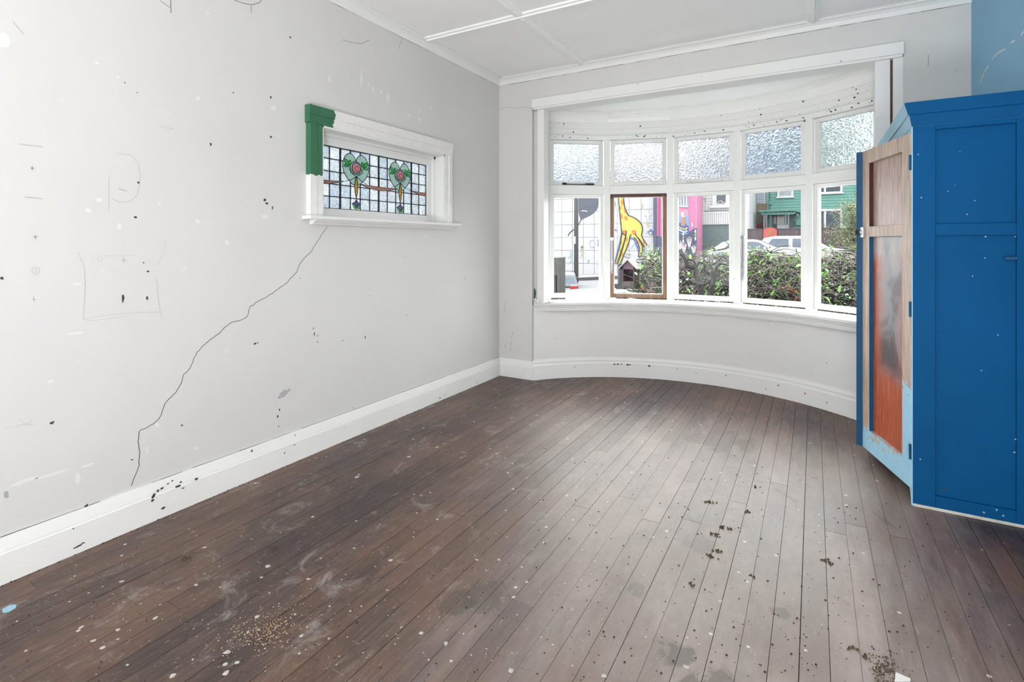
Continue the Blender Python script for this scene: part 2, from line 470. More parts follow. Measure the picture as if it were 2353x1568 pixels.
# soffit over the bay
ps = [(OX0 - 0.05, YB + 0.10)] + [tuple(bay(i, 2.05)) for i in range(6)] + [(OX1 + 0.05, YB + 0.10)]
sof = MB().prism([(p[0], p[1], 2.53) for p in ps], (0, 0, 0.12)).build('ceiling_bay', M_CEIL)
tag(sof, 'bright white soffit over the bay window', None, None, 'structure')

# ceiling with sheets and battens
ceil = MB().box(-0.16, YR - 0.16, ZC + 0.008, RX + 0.16, YB + 0.16, ZC + 0.1).build('ceiling', M_CEIL)
tag(ceil, 'white sheeted ceiling divided by moulded battens', None, None, 'structure')
CXS = [0.0, 0.857, 2.59, RX]; CYS = [YR, -0.46, 1.33, 3.117, YB]
for i in range(3):
    for j in range(4):
        MB().box(CXS[i] + 0.004, CYS[j] + 0.004, ZC - 0.001, CXS[i + 1] - 0.004, CYS[j + 1] - 0.004, ZC + 0.02).build('panel', M_CEIL, ceil)
def batten_prof(w):
    return [(-w, 0), (-w, -0.010), (-w + 0.006, -0.014), (-0.012, -0.014), (-0.009, -0.024), (0.009, -0.024), (0.012, -0.014), (w - 0.006, -0.014), (w, -0.010), (w, 0)]
for x in CXS[1:3]:
    for a, c in zip(CYS[:-1], CYS[1:]):
        MB().prism([(x + u, a + 0.03, ZC + v) for u, v in batten_prof(0.036)], (0, c - a - 0.06, 0)).build('batten', M_CEIL, ceil)
for y in CYS[1:4]:
    MB().prism([(0.05, y + u, ZC + v) for u, v in batten_prof(0.036)], (RX - 0.1, 0, 0)).build('batten', M_CEIL, ceil)

# cornices
def cove(s=1.0):
    return [(0, ZC), (0, ZC - 0.062 * s), (0.008, ZC - 0.062 * s), (0.010, ZC - 0.050 * s), (0.018, ZC - 0.034 * s), (0.032, ZC - 0.020 * s), (0.050, ZC - 0.012), (0.052, ZC - 0.004), (0.064, ZC - 0.004), (0.064, ZC)]
o = MB().sweep([(0, YB), (0, YR)][::-1], cove()).build('trim_1', M_TRIM); tag(o, 'white coved cornice along the top of the long left wall', None, None, 'structure')
o = MB().sweep([(0.0, YB), (RX, YB)], cove()).build('trim_2', M_TRIM); tag(o, 'white coved cornice above the bay window opening', None, None, 'structure')

# skirtings
def skirt(t=0.02, h=0.168):
    return [(0, 0.0), (t, 0.0), (t, 0.112), (t - 0.003, 0.115), (t - 0.004, 0.124), (t - 0.012, h - 0.008), (t - 0.014, h), (0, h)]
o = MB().sweep([(0, YR), (0, YB)], skirt(0.022)).build('baseboard_left', M_TRIM); tag(o, 'white chipped skirting board along the cracked left wall', None, None, 'structure')
o = MB().sweep([(0.0, YB), (BX0 + 0.002, YB)], skirt(0.020)).build('baseboard_back', M_TRIM); tag(o, 'short white skirting on the pier beside the bay', None, None, 'structure')
bayprof = [(0, 0.0), (0.016, 0.0), (0.016, 0.128), (0.009, 0.134), (0.007, 0.146), (0.010, 0.156), (0.004, 0.178), (0.003, 0.186), (0, 0.186)]
o = MB().sweep(arc(1.69, A0 - 0.006, -A0, 84), bayprof).build('baseboard_bay', M_TRIM); tag(o, 'white skirting board bent round the curved bay wall', None, None, 'structure')

# ------------------------------------------------------------------ bay window
def facet(i):
    a, b = bay(i), bay(i + 1); d = (b - a).normalized(); n = Vector((d.y, -d.x))   # n points into the room
    return a, b, d, n
def fbox(mb, i, u0, u1, w0, w1, z0, z1):
    """box on facet i: u along the facet, w into the room"""
    a, b, d, n = facet(i)
    o = a + d * u0 + n * w0
    return mb.obox((o.x, o.y, z0), (d.x * (u1 - u0), d.y * (u1 - u0), 0), (n.x * (w1 - w0), n.y * (w1 - w0), 0), (0, 0, z1 - z0))
FL = (bay(1) - bay(0)).length
frame = root('trim_3', (1.7, 4.9, 0.708), 'white framework of mullions and fascia holding the five bay windows', None, None, 'structure')
for i in range(1, 5):
    a = (i - 2.5) * STEP; d = Vector((math.cos(a), -math.sin(a))); n = Vector((-math.sin(a), -math.cos(a))); p = bay(i) - d * 0.030 - n * 0.075
    MB().obox((p.x, p.y, 0.706), (d.x * .060, d.y * .060, 0), (n.x * .079, n.y * .079, 0), (0, 0, 1.60)).build('mullion', M_TRIM, frame, bevel=0.003)
for i in (0, 4):
    m = MB(); fbox(m, i, -0.10 if i == 0 else FL - 0.03, 0.03 if i == 0 else FL + 0.10, -0.07, 0.004, 0.706, 2.31); m.build('jamb', M_TRIM, frame, bevel=0.003)
ext0 = bay(0) - (bay(1) - bay(0)).normalized() * 0.09; ext5 = bay(5) + (bay(5) - bay(4)).normalized() * 0.09
vpath = [tuple(ext0)] + [tuple(bay(i)) for i in range(1, 5)] + [tuple(ext5)]
MB().sweep(vpath, [(-0.07, 2.262), (0.006, 2.262), (0.006, 2.300), (0.002, 2.306), (-0.07, 2.306)]).build('head_rail', M_TRIM, frame)
MB().sweep(vpath, [(-0.07, 2.306), (0.016, 2.306), (0.018, 2.312), (0.012, 2.318), (0.012, 2.362), (0.006, 2.366), (0.006, 2.425), (-0.07, 2.425)]).build('fascia', M_SASH, frame)
MB().sweep(vpath, [(-0.07, 2.425), (0.014, 2.425), (0.018, 2.432), (0.026, 2.460), (0.044, 2.488), (0.066, 2.502), (0.070, 2.512), (0.082, 2.514), (0.082, 2.531), (-0.07, 2.531)]).build('cove', M_TRIM, frame)
for i in range(5):
    m = MB(); fbox(m, i, 0.022, FL - 0.022, -0.07, 0.004, 1.732, 1.815); m.build('transom', M_TRIM, frame, bevel=0.003)

M_BARESASH = zoned('stripped_brown_sash', (138, 108, 88), (88, 58, 54), lambda nt, q, w: smooth(nt, math_(nt, 'ADD', q[2], math_(nt, 'MULTIPLY', w, 0.12)), 1.69, 1.71), 0.7, True, True)
def sash(i, z0, z1, mat, gm, name, parent, back=-0.018, st=0.034, br=0.038):
    u0, u1 = 0.030, FL - 0.030
    m = MB()
    fbox(m, i, u0, u0 + st, back - 0.04, back, z0, z1); fbox(m, i, u1 - st, u1, back - 0.04, back, z0, z1)
    fbox(m, i, u0 + st, u1 - st, back - 0.04, back, z0, z0 + br); fbox(m, i, u0 + st, u1 - st, back - 0.04, back, z1 - st + 0.006, z1)
    s = m.build(name, mat, parent, bevel=0.002)
    # glazing putty bead
    q = MB(); e = 0.006
    fbox(q, i, u0 + st, u0 + st + e, back - 0.03, back - 0.008, z0 + br, z1 - st + .006); fbox(q, i, u1 - st - e, u1 - st, back - 0.03, back - 0.008, z0 + br, z1 - st + .006)
    fbox(q, i, u0 + st, u1 - st, back - 0.03, back - 0.008, z0 + br, z0 + br + e); fbox(q, i, u0 + st, u1 - st, back - 0.03, back - 0.008, z1 - st + .006 - e, z1 - st + .006)
    q.build('glazing_bead', M_SASH, s)
    q = MB(); fbox(q, i, u0 + st - 0.004, u1 - st + 0.004, back - 0.024, back - 0.020, z0 + br - 0.004, z1 - st + 0.01); q.build('pane', gm, s)
    return s
wl_ = ['bay window nearest the corner, looking onto the timber post', 'bay window with a stripped brown lower sash', 'middle bay window looking onto the gnarled shrub trunk',
       'bay window looking onto the white car', 'bay window half hidden by the open cupboard door']
for i in range(5):
    c = (bay(i) + bay(i + 1)) / 2
    w = root('window_%d' % (i + 2), (c.x, c.y, 0.71), wl_[i], None, None, 'structure')
    lo = sash(i, 0.722, 1.730, M_BARESASH if i == 1 else M_SASH, M_GLASS, 'lower_sash', w)
    up = sash(i, 1.818, 2.260, M_SASH, M_OBS[i], 'upper_sash', w, back=(-0.030 if i in (0, 4) else -0.018), br=0.034)
    if i in (1, 3):           # casement stay hanging on the stile
        a, b, d, n = facet(i); p = a + d * 0.046 + n * (-0.004)
        q = MB(); z0, z1 = (0.965, 1.30) if i == 1 else (0.93, 1.31)
        fbox(q, i, 0.036, 0.044, -0.018, -0.006, z0, z1); fbox(q, i, 0.048, 0.055, -0.018, -0.010, z0 + .02, z1)
        fbox(q, i, 0.030, 0.062, -0.018, -0.002, z1 - 0.02, z1 + 0.012); fbox(q, i, 0.034, 0.058, -0.018, -0.004, z0 + .1, z0 + .112)
        q.tube([(p.x, p.y, z0 - .012), (p.x, p.y, z0 + 0.012)], [0.006, 0.009], 8)
        q.build('stay', M_STEEL, lo, bevel=0.001)
    if i in (0, 2):
        q = MB(); fbox(q, i, 0.16, 0.47, -0.026, -0.016, 1.826, 1.833); fbox(q, i, 0.15, 0.19, -0.026, -0.008, 1.824, 1.842); fbox(q, i, 0.38, 0.46, -0.026, -0.010, 1.824, 1.838)
        q.build('stay', M_STEEL if i == 2 else M_LEAD, up, bevel=0.001)

# sill and apron
d0 = (bay(1) - bay(0)).normalized(); d4 = (bay(5) - bay(4)).normalized()
FR = 1.62
f1 = bay(1, FR); f4 = bay(4, FR)
tl = (f1.y - 4.222) / d0.y; e0 = f1 - d0 * tl; tr = (4.222 - f4.y) / d4.y; e5 = f4 + d4 * tr
sfront = [e0, f1, bay(2, FR), bay(3, FR), f4, e5]
sback = [Vector((e0.x, YB + 0.05)), Vector((OX0 + .004, YB + 0.06)), Vector((OX0 + .004, bay(0).y))] + [bay(i, RWIN + 0.05) for i in range(1, 5)] + [Vector((OX1 - .004, bay(5).y)), Vector((OX1 - .004, YB + 0.06)), Vector((e5.x, YB + 0.05))]
sill = root('trim_4', (1.7, 4.8, 0.684), 'white faceted window sill running round the bay', None, None, 'structure')
MB().prism([(p.x, p.y, 0.684) for p in sfront] + [(p.x, p.y, 0.684) for p in reversed(sback)], (0, 0, 0.024)).build('sill_board', M_TRIM, sill, bevel=0.004)
pa = [e0 + Vector((0.03, 0.02)), bay(1, FR), bay(2, FR), bay(3, FR), bay(4, FR), e5 + Vector((-0.03, 0.02))]
MB().sweep([tuple(p) for p in pa], [(-0.10, 0.685), (-0.028, 0.685), (-0.028, 0.664), (-0.042, 0.660), (-0.048, 0.642), (-0.034, 0.638), (-0.036, 0.628), (-0.10, 0.624)]).build('apron', M_TRIM, sill)

# opening trim: header board and the posts either side
hd = root('trim_5', (1.72, YB, 2.486), 'white header board across the top of the bay opening', None, None, 'structure')
MB().box(0.365, YB - 0.036, 2.486, 3.10, YB + 0.02, 2.566).build('header_board', M_TRIM, hd, bevel=0.004)
MB().box(0.372, YB - 0.022, 2.470, 3.094, YB + 0.15, 2.500).build('header_lining', M_TRIM, hd, bevel=0.002)
pl = root('trim_6', (0.43, 4.3, 0.708), 'white post at the corner side of the bay opening', None, None, 'structure')
MB().box(0.405, YB + 0.004, 0.706, 0.472, YB + 0.10, 2.474).build('post', M_TRIM, pl, bevel=0.003)
MB().box(OX0, YB + 0.040, 0.706, 0.406, YB + 0.10, 2.474).build('lining', M_WALL, pl)
pr = root('trim_7', (3.0, 4.3, 0.708), 'white post on the cupboard side of the bay opening', None, None, 'structure')
MB().box(2.946, YB + 0.002, 0.706, 3.030, YB + 0.10, 2.474).build('post', M_TRIM, pr, bevel=0.003)
MB().box(3.030, YB + 0.035, 0.706, 3.046, YB + 0.10, 2.474).build('bare_strip', M_BROWNSTRIP, pr)
MB().box(3.044, YB - 0.004, 0.706, 3.100, YB + 0.10, 2.474).build('lining', M_TRIM, pr, bevel=0.002)

# ------------------------------------------------------------------ leaded window in the left wall
win = root('window_1', (0, 2.75, 1.41), 'small leaded window with two stained glass rose hearts', None, None, 'structure')
def green_mask(nt, q, w):
    ww = math_(nt, 'MULTIPLY', w, 0.05)
    top = math_(nt, 'MULTIPLY', math_(nt, 'LESS_THAN', math_(nt, 'ADD', q[1], ww), 2.238), math_(nt, 'GREATER_THAN', q[2], 1.955))
    side = math_(nt, 'MULTIPLY', math_(nt, 'LESS_THAN', q[1], 2.17), math_(nt, 'GREATER_THAN', math_(nt, 'ADD', q[2], ww), 1.655))
    return math_(nt, 'MULTIPLY', math_(nt, 'MAXIMUM', top, side), math_(nt, 'GREATER_THAN', q[0], 0.0))
M_CASING = zoned('casing_with_green_undercoat', (230, 229, 226), (50, 108, 76), green_mask, 0.45)
PX = 0.045
MB().prism([(0, 2.050, 2.067), (PX, 2.050, 2.067), (PX, 2.050, 2.014), (PX - .006, 2.050, 2.010), (PX - .010, 2.050, 1.962), (0, 2.050, 1.962)], (0, 1.404, 0)).build('head_casing', M_CASING, win, bevel=0.002)
MB().prism([(0, 2.058, 1.414), (PX - .004, 2.058, 1.414), (PX - .004, 2.106, 1.414), (PX - .010, 2.110, 1.414), (PX - .012, 2.154, 1.414), (0, 2.154, 1.414)], (0, 0, 0.548)).build('side_casing', M_CASING, win, bevel=0.002)
MB().prism([(0, 3.446, 1.414), (PX - .004, 3.446, 1.414), (PX - .004, 3.406, 1.414), (PX - .010, 3.402, 1.414), (PX - .012, 3.362, 1.414), (0, 3.362, 1.414)], (0, 0, 0.548)).build('side_casing', M_CASING, win, bevel=0.002)
MB().prism([(-.02, 2.032, 1.414), (0.070, 2.032, 1.414), (0.076, 2.032, 1.408), (0.074, 2.032, 1.394), (0, 2.032, 1.392), (-.02, 2.032, 1.392)], (0, 1.492, 0)).build('sill', M_TRIM, win, bevel=0.002)
MB().prism([(0, 2.085, 1.394), (0.056, 2.085, 1.394), (0.050, 2.085, 1.384), (0.030, 2.085, 1.370), (0.026, 2.085, 1.364), (0, 2.085, 1.362)], (0, 1.385, 0)).build('apron', M_TRIM, win, bevel=0.002)
m = MB(); t = 0.012
m.box(-0.15, WY0, WZ0, 0.03, WY0 + t, WZ1); m.box(-0.15, WY1 - t, WZ0, 0.03, WY1, WZ1); m.box(-0.15, WY0, WZ1 - t, 0.03, WY1, WZ1); m.box(-0.15, WY0, WZ0, 0.03, WY1, WZ0 + 0.006)
m.build('reveal_lining', M_TRIM, win)
m = MB(); y0, y1, z0, z1 = WY0 + t, WY1 - t, WZ0 + .006, WZ1 - t
for (a, bq, xa, xb) in ((0.022, 0.0, -0.085, -0.055),):
    m.box(xa, y0, z0, xb, y0 + a, z1); m.box(xa, y1 - a, z0, xb, y1, z1); m.box(xa, y0, z1 - a, xb, y1, z1)
m.build('stop_bead', M_TRIM, win, bevel=0.002)
GY0, GY1, GZ0, GZ1 = 2.232, 3.283, 1.474, 1.877
m = MB()
m.box(-0.125, y0, z0, -0.082, GY0, z1); m.box(-0.125, GY1, z0, -0.082, y1, z1); m.box(-0.125, GY0, z0, -0.082, GY1, GZ0); m.box(-0.125, GY0, GZ1, -0.082, GY1, z1)
sashL = m.build('sash', M_TRIM, win, bevel=0.002)
NC, NR = 12, 5; CW = (GY1 - GY0) / NC; RH = (GZ1 - GZ0) / NR; GX = -0.104
M_LGL = [obscure_glass('leaded_glass_%s' % n, c, 120, 0.7, 0.12, (1, 1, 1), 0.6) for n, c in (('clear', (0.21, 0.23, 0.243)), ('pale', (0.235, 0.257, 0.265)), ('smoky', (0.185, 0.21, 0.232)))]
meshes = []
for mt in M_LGL:
    o = MB().box(GX - .002, 0.002, 0.002, GX + .002, CW - .002, RH - .002).build('pane', mt); meshes.append(o.data); bpy.data.objects.remove(o)
rg = random.Random(5)
for i in range(NC):
    for j in range(NR):
        o = bpy.data.objects.new('pane', rg.choice(meshes)); COL.objects.link(o); o.parent = win
        o.location = Vector((0, GY0 + i * CW, GZ0 + j * RH)) - ORI[win]
def gp(s, t, dx=0.0): return Vector((GX + dx, GY0 + s * CW, GZ1 - t * (GZ1 - GZ0)))
lead = MB()
for i in range(1, NC):
    w = 0.0065 if i in (2, 6, 10) else 0.0028
    lead.box(GX - .004, GY0 + i * CW - w, GZ0, GX + .005, GY0 + i * CW + w, GZ1)
for j in range(1, NR): lead.box(GX - .004, GY0, GZ0 + j * RH - .0028, GX + .005, GY1, GZ0 + j * RH + .0028)
for a in (0, 1): lead.box(GX - .004, GY0 - .001 if a == 0 else GY1 - .005, GZ0, GX + .005, GY0 + .005 if a == 0 else GY1 + .001, GZ1); lead.box(GX - .004, GY0, GZ0 - .001 if a == 0 else GZ1 - .005, GX + .005, GY1, GZ0 + .005 if a == 0 else GZ1 + .001)
lead.build('lead_came', M_LEAD, win)
def stain(name, rgb):
    """opalescent coloured glass"""
    m, nt, b = newmat(name); p = pos(nt); c = lin(*rgb)
    col = ramp(nt, noise(nt, p, 70, 3), [(0.3, tuple(x * 0.8 for x in c[:3])), (0.7, tuple(min(1, x * 1.15) for x in c[:3]))])
    nt.links.new(col, b.inputs['Base Color']); b.inputs['Roughness'].default_value = 0.25
    t = _n(nt, 'ShaderNodeBsdfTranslucent'); nt.links.new(col, t.inputs[0])
    mx = _n(nt, 'ShaderNodeMixShader'); mx.inputs[0].default_value = 0.35
    nt.links.new(b.outputs[0], mx.inputs[1]); nt.links.new(t.outputs[0], mx.inputs[2]); nt.links.new(mx.outputs[0], nt.nodes['Material Output'].inputs[0])
    return m
G_TEAL, G_TEAL2, G_PINK, G_GREEN, G_GOLD, G_PURP, G_BROWN = (stain('teal_heart_glass', (196, 232, 220)), stain('deep_teal_glass', (150, 212, 200)), stain('rose_pink_glass', (255, 160, 168)), stain('leaf_green_glass', (60, 206, 96)),
    stain('amber_glass', (206, 160, 50)), stain('violet_glass', (72, 66, 140)), stain('brown_ribbon_glass', (196, 140, 122)))
def sg(name, pts, mat, dx=0.0045, th=0.003, line=0.0026):
    """one cut piece of coloured glass with its lead outline"""
    P = [gp(s, t, dx) for s, t in pts]
    o = MB().prism(P, (th, 0, 0)).build(name, mat, win)
    P2 = [p + Vector((th, 0, 0)) for p in P]
    MB().tube(P2 + [P2[0]], line, 5).build('came', M_LEAD, o)
    return o
def smooth2(pts, per=5): return [(v.x, v.y) for v in bezier([(a, b, 0) for a, b in pts], per)]
def lens(c0, c1, w, n=7):
    a = Vector(c0); b = Vector(c1); asp = CW / (GZ1 - GZ0)
    d = Vector(((b.x - a.x) * asp, b.y - a.y)); nrm = Vector((-d.y, d.x)).normalized(); nrm = Vector((nrm.x / asp, nrm.y))
    L = [a + (b - a) * (k / n) + nrm * (w * math.sin(PI * k / n)) for k in range(n + 1)]
    R = [a + (b - a) * (k / n) - nrm * (w * math.sin(PI * k / n)) for k in range(n - 1, 0, -1)]
    return [(p.x, p.y) for p in L + R]
half = [(0, .175), (.18, .10), (.55, .055), (.98, .09), (1.24, .18), (1.33, .28), (1.2, .385), (.85, .475), (.4, .555), (0, .585)]
for hc in (3.52, 8.48):
    R_ = smooth2(half); L_ = [(-a, b) for a, b in reversed(R_)][1:-1]
    sg('heart', [(hc + a, b) for a, b in R_ + L_], G_TEAL, 0.003)
    oct_ = [(hc + .62 * math.cos(a) * 1.0, .285 + .115 * math.sin(a)) for a in [PI / 8 + k * PI / 4 for k in range(8)]]
    sg('rose_ground', oct_, G_TEAL2, 0.005, 0.003, 0.002)
    rose = [(hc + .42 * math.cos(a), .285 + .088 * math.sin(a)) for a in [k * PI / 8 for k in range(16)]]
    o = sg('rose', rose, G_PINK, 0.007)
    q = MB(); q.tube([gp(hc + .38 * math.cos(a) * f + .1, .285 + .07 * math.sin(a) * f, 0.0115) for a, f in [(k * 0.5, 1 - k * 0.06) for k in range(14)]], 0.0018, 5)
    q.build('petal_line', M_LEAD, o)
    for sgn in (-1, 1):
        sg('leaf', lens((hc + sgn * .75, .265), (hc + sgn * 1.22, .15), .030), G_GREEN, 0.0068, 0.003, 0.0018)
        sg('leaf', lens((hc + sgn * .75, .265), (hc + sgn * .60, .165), .026), G_GREEN, 0.0068, 0.003, 0.0018)
        sg('leaf', lens((hc + sgn * .75, .265), (hc + sgn * 1.28, .275), .022), G_GREEN, 0.0068, 0.003, 0.0018)
        q = MB().tube([gp(hc + sgn * .75, .265, .010), gp(hc + sgn * .58, .37, .010), gp(hc, .43, .010)], 0.0018, 5); q.build('came', M_LEAD, win)
        q = MB().tube([gp(hc, .43, .010), gp(hc + sgn * .6, .50, .010), gp(hc + sgn * 1.1, .535, .008)], 0.0020, 5); q.build('came', M_LEAD, win)
    sg('drop', lens((hc, .42), (hc, .80), .036, 10), G_GOLD, 0.007)
    dm = []
    for (a, b), (c, d) in zip([(0, -.07), (.45, 0), (0, .07), (-.45, 0)], [(.45, 0), (0, .07), (-.45, 0), (0, -.07)]):
        for k in range(4):
            f = k / 4; s = 1 - 0.30 * math.sin(PI * f); dm.append((hc + (a + (c - a) * f) * s, .885 + (b + (d - b) * f) * s))
    sg('diamond', dm, G_PURP, 0.007)
    for sgn in (-1, 1): sg('leaf', lens((hc + sgn * .42, .89), (hc + sgn * .04, .985), .022), G_GREEN, 0.009, 0.003, 0.0018)
for s0, lo_, hi_ in ((0, 0.06, 2.3), (6, 3.9, 8.1), (12, 9.7, 11.94)):
    top = []; bot = []
    for k in range(17):
        s = lo_ + (hi_ - lo_) * k / 16; f = abs(s - s0) / 2.3; t_ = .585 - .05 * f * f; w = .032 * max(0.06, 1 - f ** 1.6)
        top.append((s, t_ - w)); bot.append((s, t_ + w))
    sg('ribbon', top + bot[::-1], G_BROWN, 0.0035, 0.003, 0.002)

# ------------------------------------------------------------------ marks on the left wall (cracks, chips, pencil lines)
def onwall(px, py, d=0.0006):
    v = atx(px, py, 0.0); return Vector((d, v.y, v.z))
def ribbon(mb, pts, w, d=0.0006, f=onwall):
    P = [f(x, y, d) for x, y in pts]
    for a, b in zip(P[:-1], P[1:]):
        dd = b - a
        if dd.length < 1e-6: continue
        n = Vector((0, -dd.z, dd.y)).normalized() * w if f is onwall else Vector((-dd.y, dd.x, 0)).normalized() * w
        mb.add([a - n, b - n, b + n, a + n], [(0, 1, 2, 3)])
    return mb
crk = [(752, 520), (738, 541), (725, 563), (708, 585), (690, 606), (682, 625)] + [(x * .4464, 640 + y * .4464) for x, y in
      [(1455, 40), (1415, 65), (1390, 85), (1330, 118), (1290, 145), (1270, 200), (1235, 217), (1180, 230), (1125, 285), (1060, 335), (1035, 355), (1005, 395), (985, 445), (970, 475), (945, 495),
       (935, 535), (915, 575), (850, 645), (828, 700), (815, 730), (760, 765), (715, 785), (710, 840), (718, 890), (715, 960), (695, 1020), (675, 1070)]]
rc = random.Random(11); fine = []
for (xa, ya), (xb, yb) in zip(crk[:-1], crk[1:]):
    n = max(2, int(math.hypot(xb - xa, yb - ya) / 7))
    for k in range(n): fine.append((xa + (xb - xa) * k / n + rc.uniform(-1.2, 1.2), ya + (yb - ya) * k / n + rc.uniform(-1.2, 1.2)))
fine.append(crk[-1])
q = MB(); ribbon(q, fine, 0.0014); q.build('crack', M_CRACK, wall_left, label='thin crack running down from the leaded window')
q = MB()
ribbon(q, [(538, 0), (560, 8), (580, 11), (596, 6), (602, -2)], 0.0012); ribbon(q, [(577, 12), (578, 30)], 0.001); ribbon(q, [(392, 0), (393, 30)], 0.0012); ribbon(q, [(368, 2), (380, 10), (390, 17)], 0.0009)
ribbon(q, [(787, 92), (815, 99), (832, 100), (848, 92)], 0.0010); ribbon(q, [(926, 86), (918, 104), (916, 112)], 0.001)
q.build('crack', M_CRACK, wall_left, label='short hairline cracks near the ceiling')
def blob(mb, px, py, r, ry=None, f=onwall, d=0.0006, n=9, rr=rc):
    c = f(px, py, d); ry = ry or r
    P = []
    for k in range(n):
        a = 2 * PI * k / n; s = rr.uniform(0.6, 1.15)
        P.append((c + Vector((0, math.cos(a) * r * s, math.sin(a) * ry * s))) if f is onwall else (c + Vector((math.cos(a) * r * s, math.sin(a) * ry * s, 0))))
    mb.add(P, [tuple(range(n))])
q = MB()
for px, py, r, ry in [(484, 332, .006, .009), (622, 224, .006, .008), (622, 315, .007, .007), (608, 460, .010, .009), (613, 468, .009, .008), (318, 420, .007, .006), (311, 499, .007, .006), (282, 686, .006, .022), (338, 685, .005, .009),
    (586, 790, .010, .006), (722, 768, .004, .012), (720, 755, .003, .007), (839, 775, .004, .016), (729, 786, .005, .005), (638, 958, .005, .010), (642, 942, .005, .007), (640, 980, .004, .004), (120, 972, .009, .006), (4, 640, .006, .006), (626, 478, .004, .016),
    (330, 604, .004, .004), (340, 624, .007, .005), (536, 213, .004, .004), (287, 190, .003, .003), (315, 213, .003, .003), (667, 86, .006, .007), (592, 788, .004, .006), (788, 783, .004, .005), (935, 725, .004, .004), (418, 978, .006, .005), (303, 1057, .005, .003), (850, 680, .003, .003),
    (1033, 470, .003, .008), (1068, 640, .003, .012), (980, 520, .003, .004), (930, 590, .004, .003), (690, 640, .003, .003)]:
    blob(q, px, py, r, ry)
q.build('chip', M_CHIP, wall_left, label='dark nail holes and chips in the plaster', kind='stuff')
q = MB()
for px, py, r, ry in [(830, 180, .012, .075), (892, 225, .020, .040), (875, 210, .016, .016), (858, 206, .010, .022), (847, 194, .010, .012), (962, 255, .016, .018), (964, 275, .014, .020), (990, 247, .010, .014), (940, 265, .014, .018), (757, 182, .012, .03),
    (455, 226, .012, .012), (6, 92, .022, .034), (454, 509, .012, .012), (229, 460, .014, .010), (203, 484, .012, .012), (275, 520, .010, .014), (522, 558, .016, .014), (610, 498, .022, .014), (628, 247, .018, .016), (222, 145, .010, .006), (478, 30, .008, .008), (366, 468, .008, .008),
    (175, 766, .030, .005), (115, 877, .012, .006), (361, 977, .010, .012), (452, 1030, .010, .010), (338, 1035, .005, .02), (60, 1105, .05, .008), (120, 1090, .05, .008), (200, 1070, .03, .007), (178, 1098, .010, .03), (178, 652, .022, .006), (271, 177, .008, .006)]:
    blob(q, px, py, r, ry, d=0.0005)
q.build('filler_patch', M_PLASTER, wall_left, label='patches of fresh white filler', kind='stuff')
q = MB()
blob(q, 652, 905, .030, .022); blob(q, 645, 911, .024, .014, d=.0007); blob(q, 15, 1138, .008, .016); blob(q, 664, 897, .014, .012); blob(q, 730, 772, .012, .006)
q.build('scuff', M_GREYPATCH, wall_left, label='grey scuffs', kind='stuff')
q = MB()
ribbon(q, [(45, 331), (65, 334), (80, 335), (99, 338)], .0022); ribbon(q, [(57, 453), (98, 457)], .0022); ribbon(q, [(74, 380), (74, 393)], .002); ribbon(q, [(68, 386), (80, 387)], .002)
ribbon(q, [(81, 540), (81, 551)], .0018); ribbon(q, [(74, 545), (88, 544)], .0018); ribbon(q, [(284, 590), (284, 606)], .0016); ribbon(q, [(277, 599), (293, 598)], .0014); ribbon(q, [(77, 680), (78, 696)], .0012); ribbon(q, [(72, 688), (84, 688)], .0012)
circ = [(82 + 9 * math.cos(a), 622 + 8 * math.sin(a)) for a in [k * PI / 8 for k in range(17)]]; ribbon(q, circ, .0012); ribbon(q, [(82, 617), (82, 627)], .0012)
ribbon(q, [(265, 352), (300, 356), (318, 375), (322, 410), (316, 448), (300, 463), (275, 465), (255, 455)], .0011); ribbon(q, [(250, 405), (250, 485)], .0008)
ribbon(q, [(272, 432), (290, 440)], .001); ribbon(q, [(272, 436), (292, 438)], .001)
ribbon(q, [(178, 580), (193, 610), (196, 660), (191, 733), (250, 724), (300, 719), (368, 717)], .0009); ribbon(q, [(190, 735), (215, 737), (290, 727)], .0008); ribbon(q, [(360, 640), (364, 690), (371, 732)], .0009); ribbon(q, [(232, 588), (310, 588)], .0007)
ribbon(q, [(380, 556), (375, 580), (362, 610)], .0007); ribbon(q, [(226, 590), (235, 592), (233, 602), (223, 598), (226, 590)], .0009); ribbon(q, [(30, 50), (55, 80)], .0016)
ribbon(q, [(366, 288), (398, 296), (380, 297), (366, 289)], .0007); ribbon(q, [(10, 985), (60, 975), (78, 977)], .0009); ribbon(q, [(46, 963), (60, 978), (72, 965)], .0008)
q.build('pencil_mark', M_PENCIL, wall_left, label='faint pencil doodles', kind='stuff')
# chips knocked out of the left skirting
def onsk(px, py, d=0.0):
    v = atx(px, py, 0.0195); return Vector((0.0228, v.y, v.z))
q = MB()
for px, py, r, ry in [(352, 1140, .010, .012), (362, 1128, .006, .006), (372, 1122, .008, .006), (385, 1112, .006, .004), (408, 1118, .012, .006), (415, 1108, .008, .004), (450, 1101, .012, .006), (395, 1105, .004, .004), (420, 1122, .008, .004), (350, 1150, .006, .008), (198, 1162, .008, .007), (578, 1036, .006, .007), (677, 1000, .003, .008), (676, 1023, .006, .005),
    (653, 1041, .004, .006), (180, 1255, .014, .004), (172, 1259, .01, .004), (190, 1248, .008, .004), (374, 1168, .012, .006), (1021, 907, .003, .011), (1095, 880, .003, .012), (1079, 874, .003, .006), (812, 938, .004, .004), (905, 923, .004, .003), (1010, 915, .012, .005)]:
    blob(q, px, py, r, ry, f=lambda a, b, d: onsk(a, b)) if False else None
    c = onsk(px, py); P = [c + Vector((0, math.cos(2 * PI * k / 9) * r * rc.uniform(.5, 1.2), math.sin(2 * PI * k / 9) * ry * rc.uniform(.5, 1.2))) for k in range(9)]
    q.add(P, [tuple(range(9))])
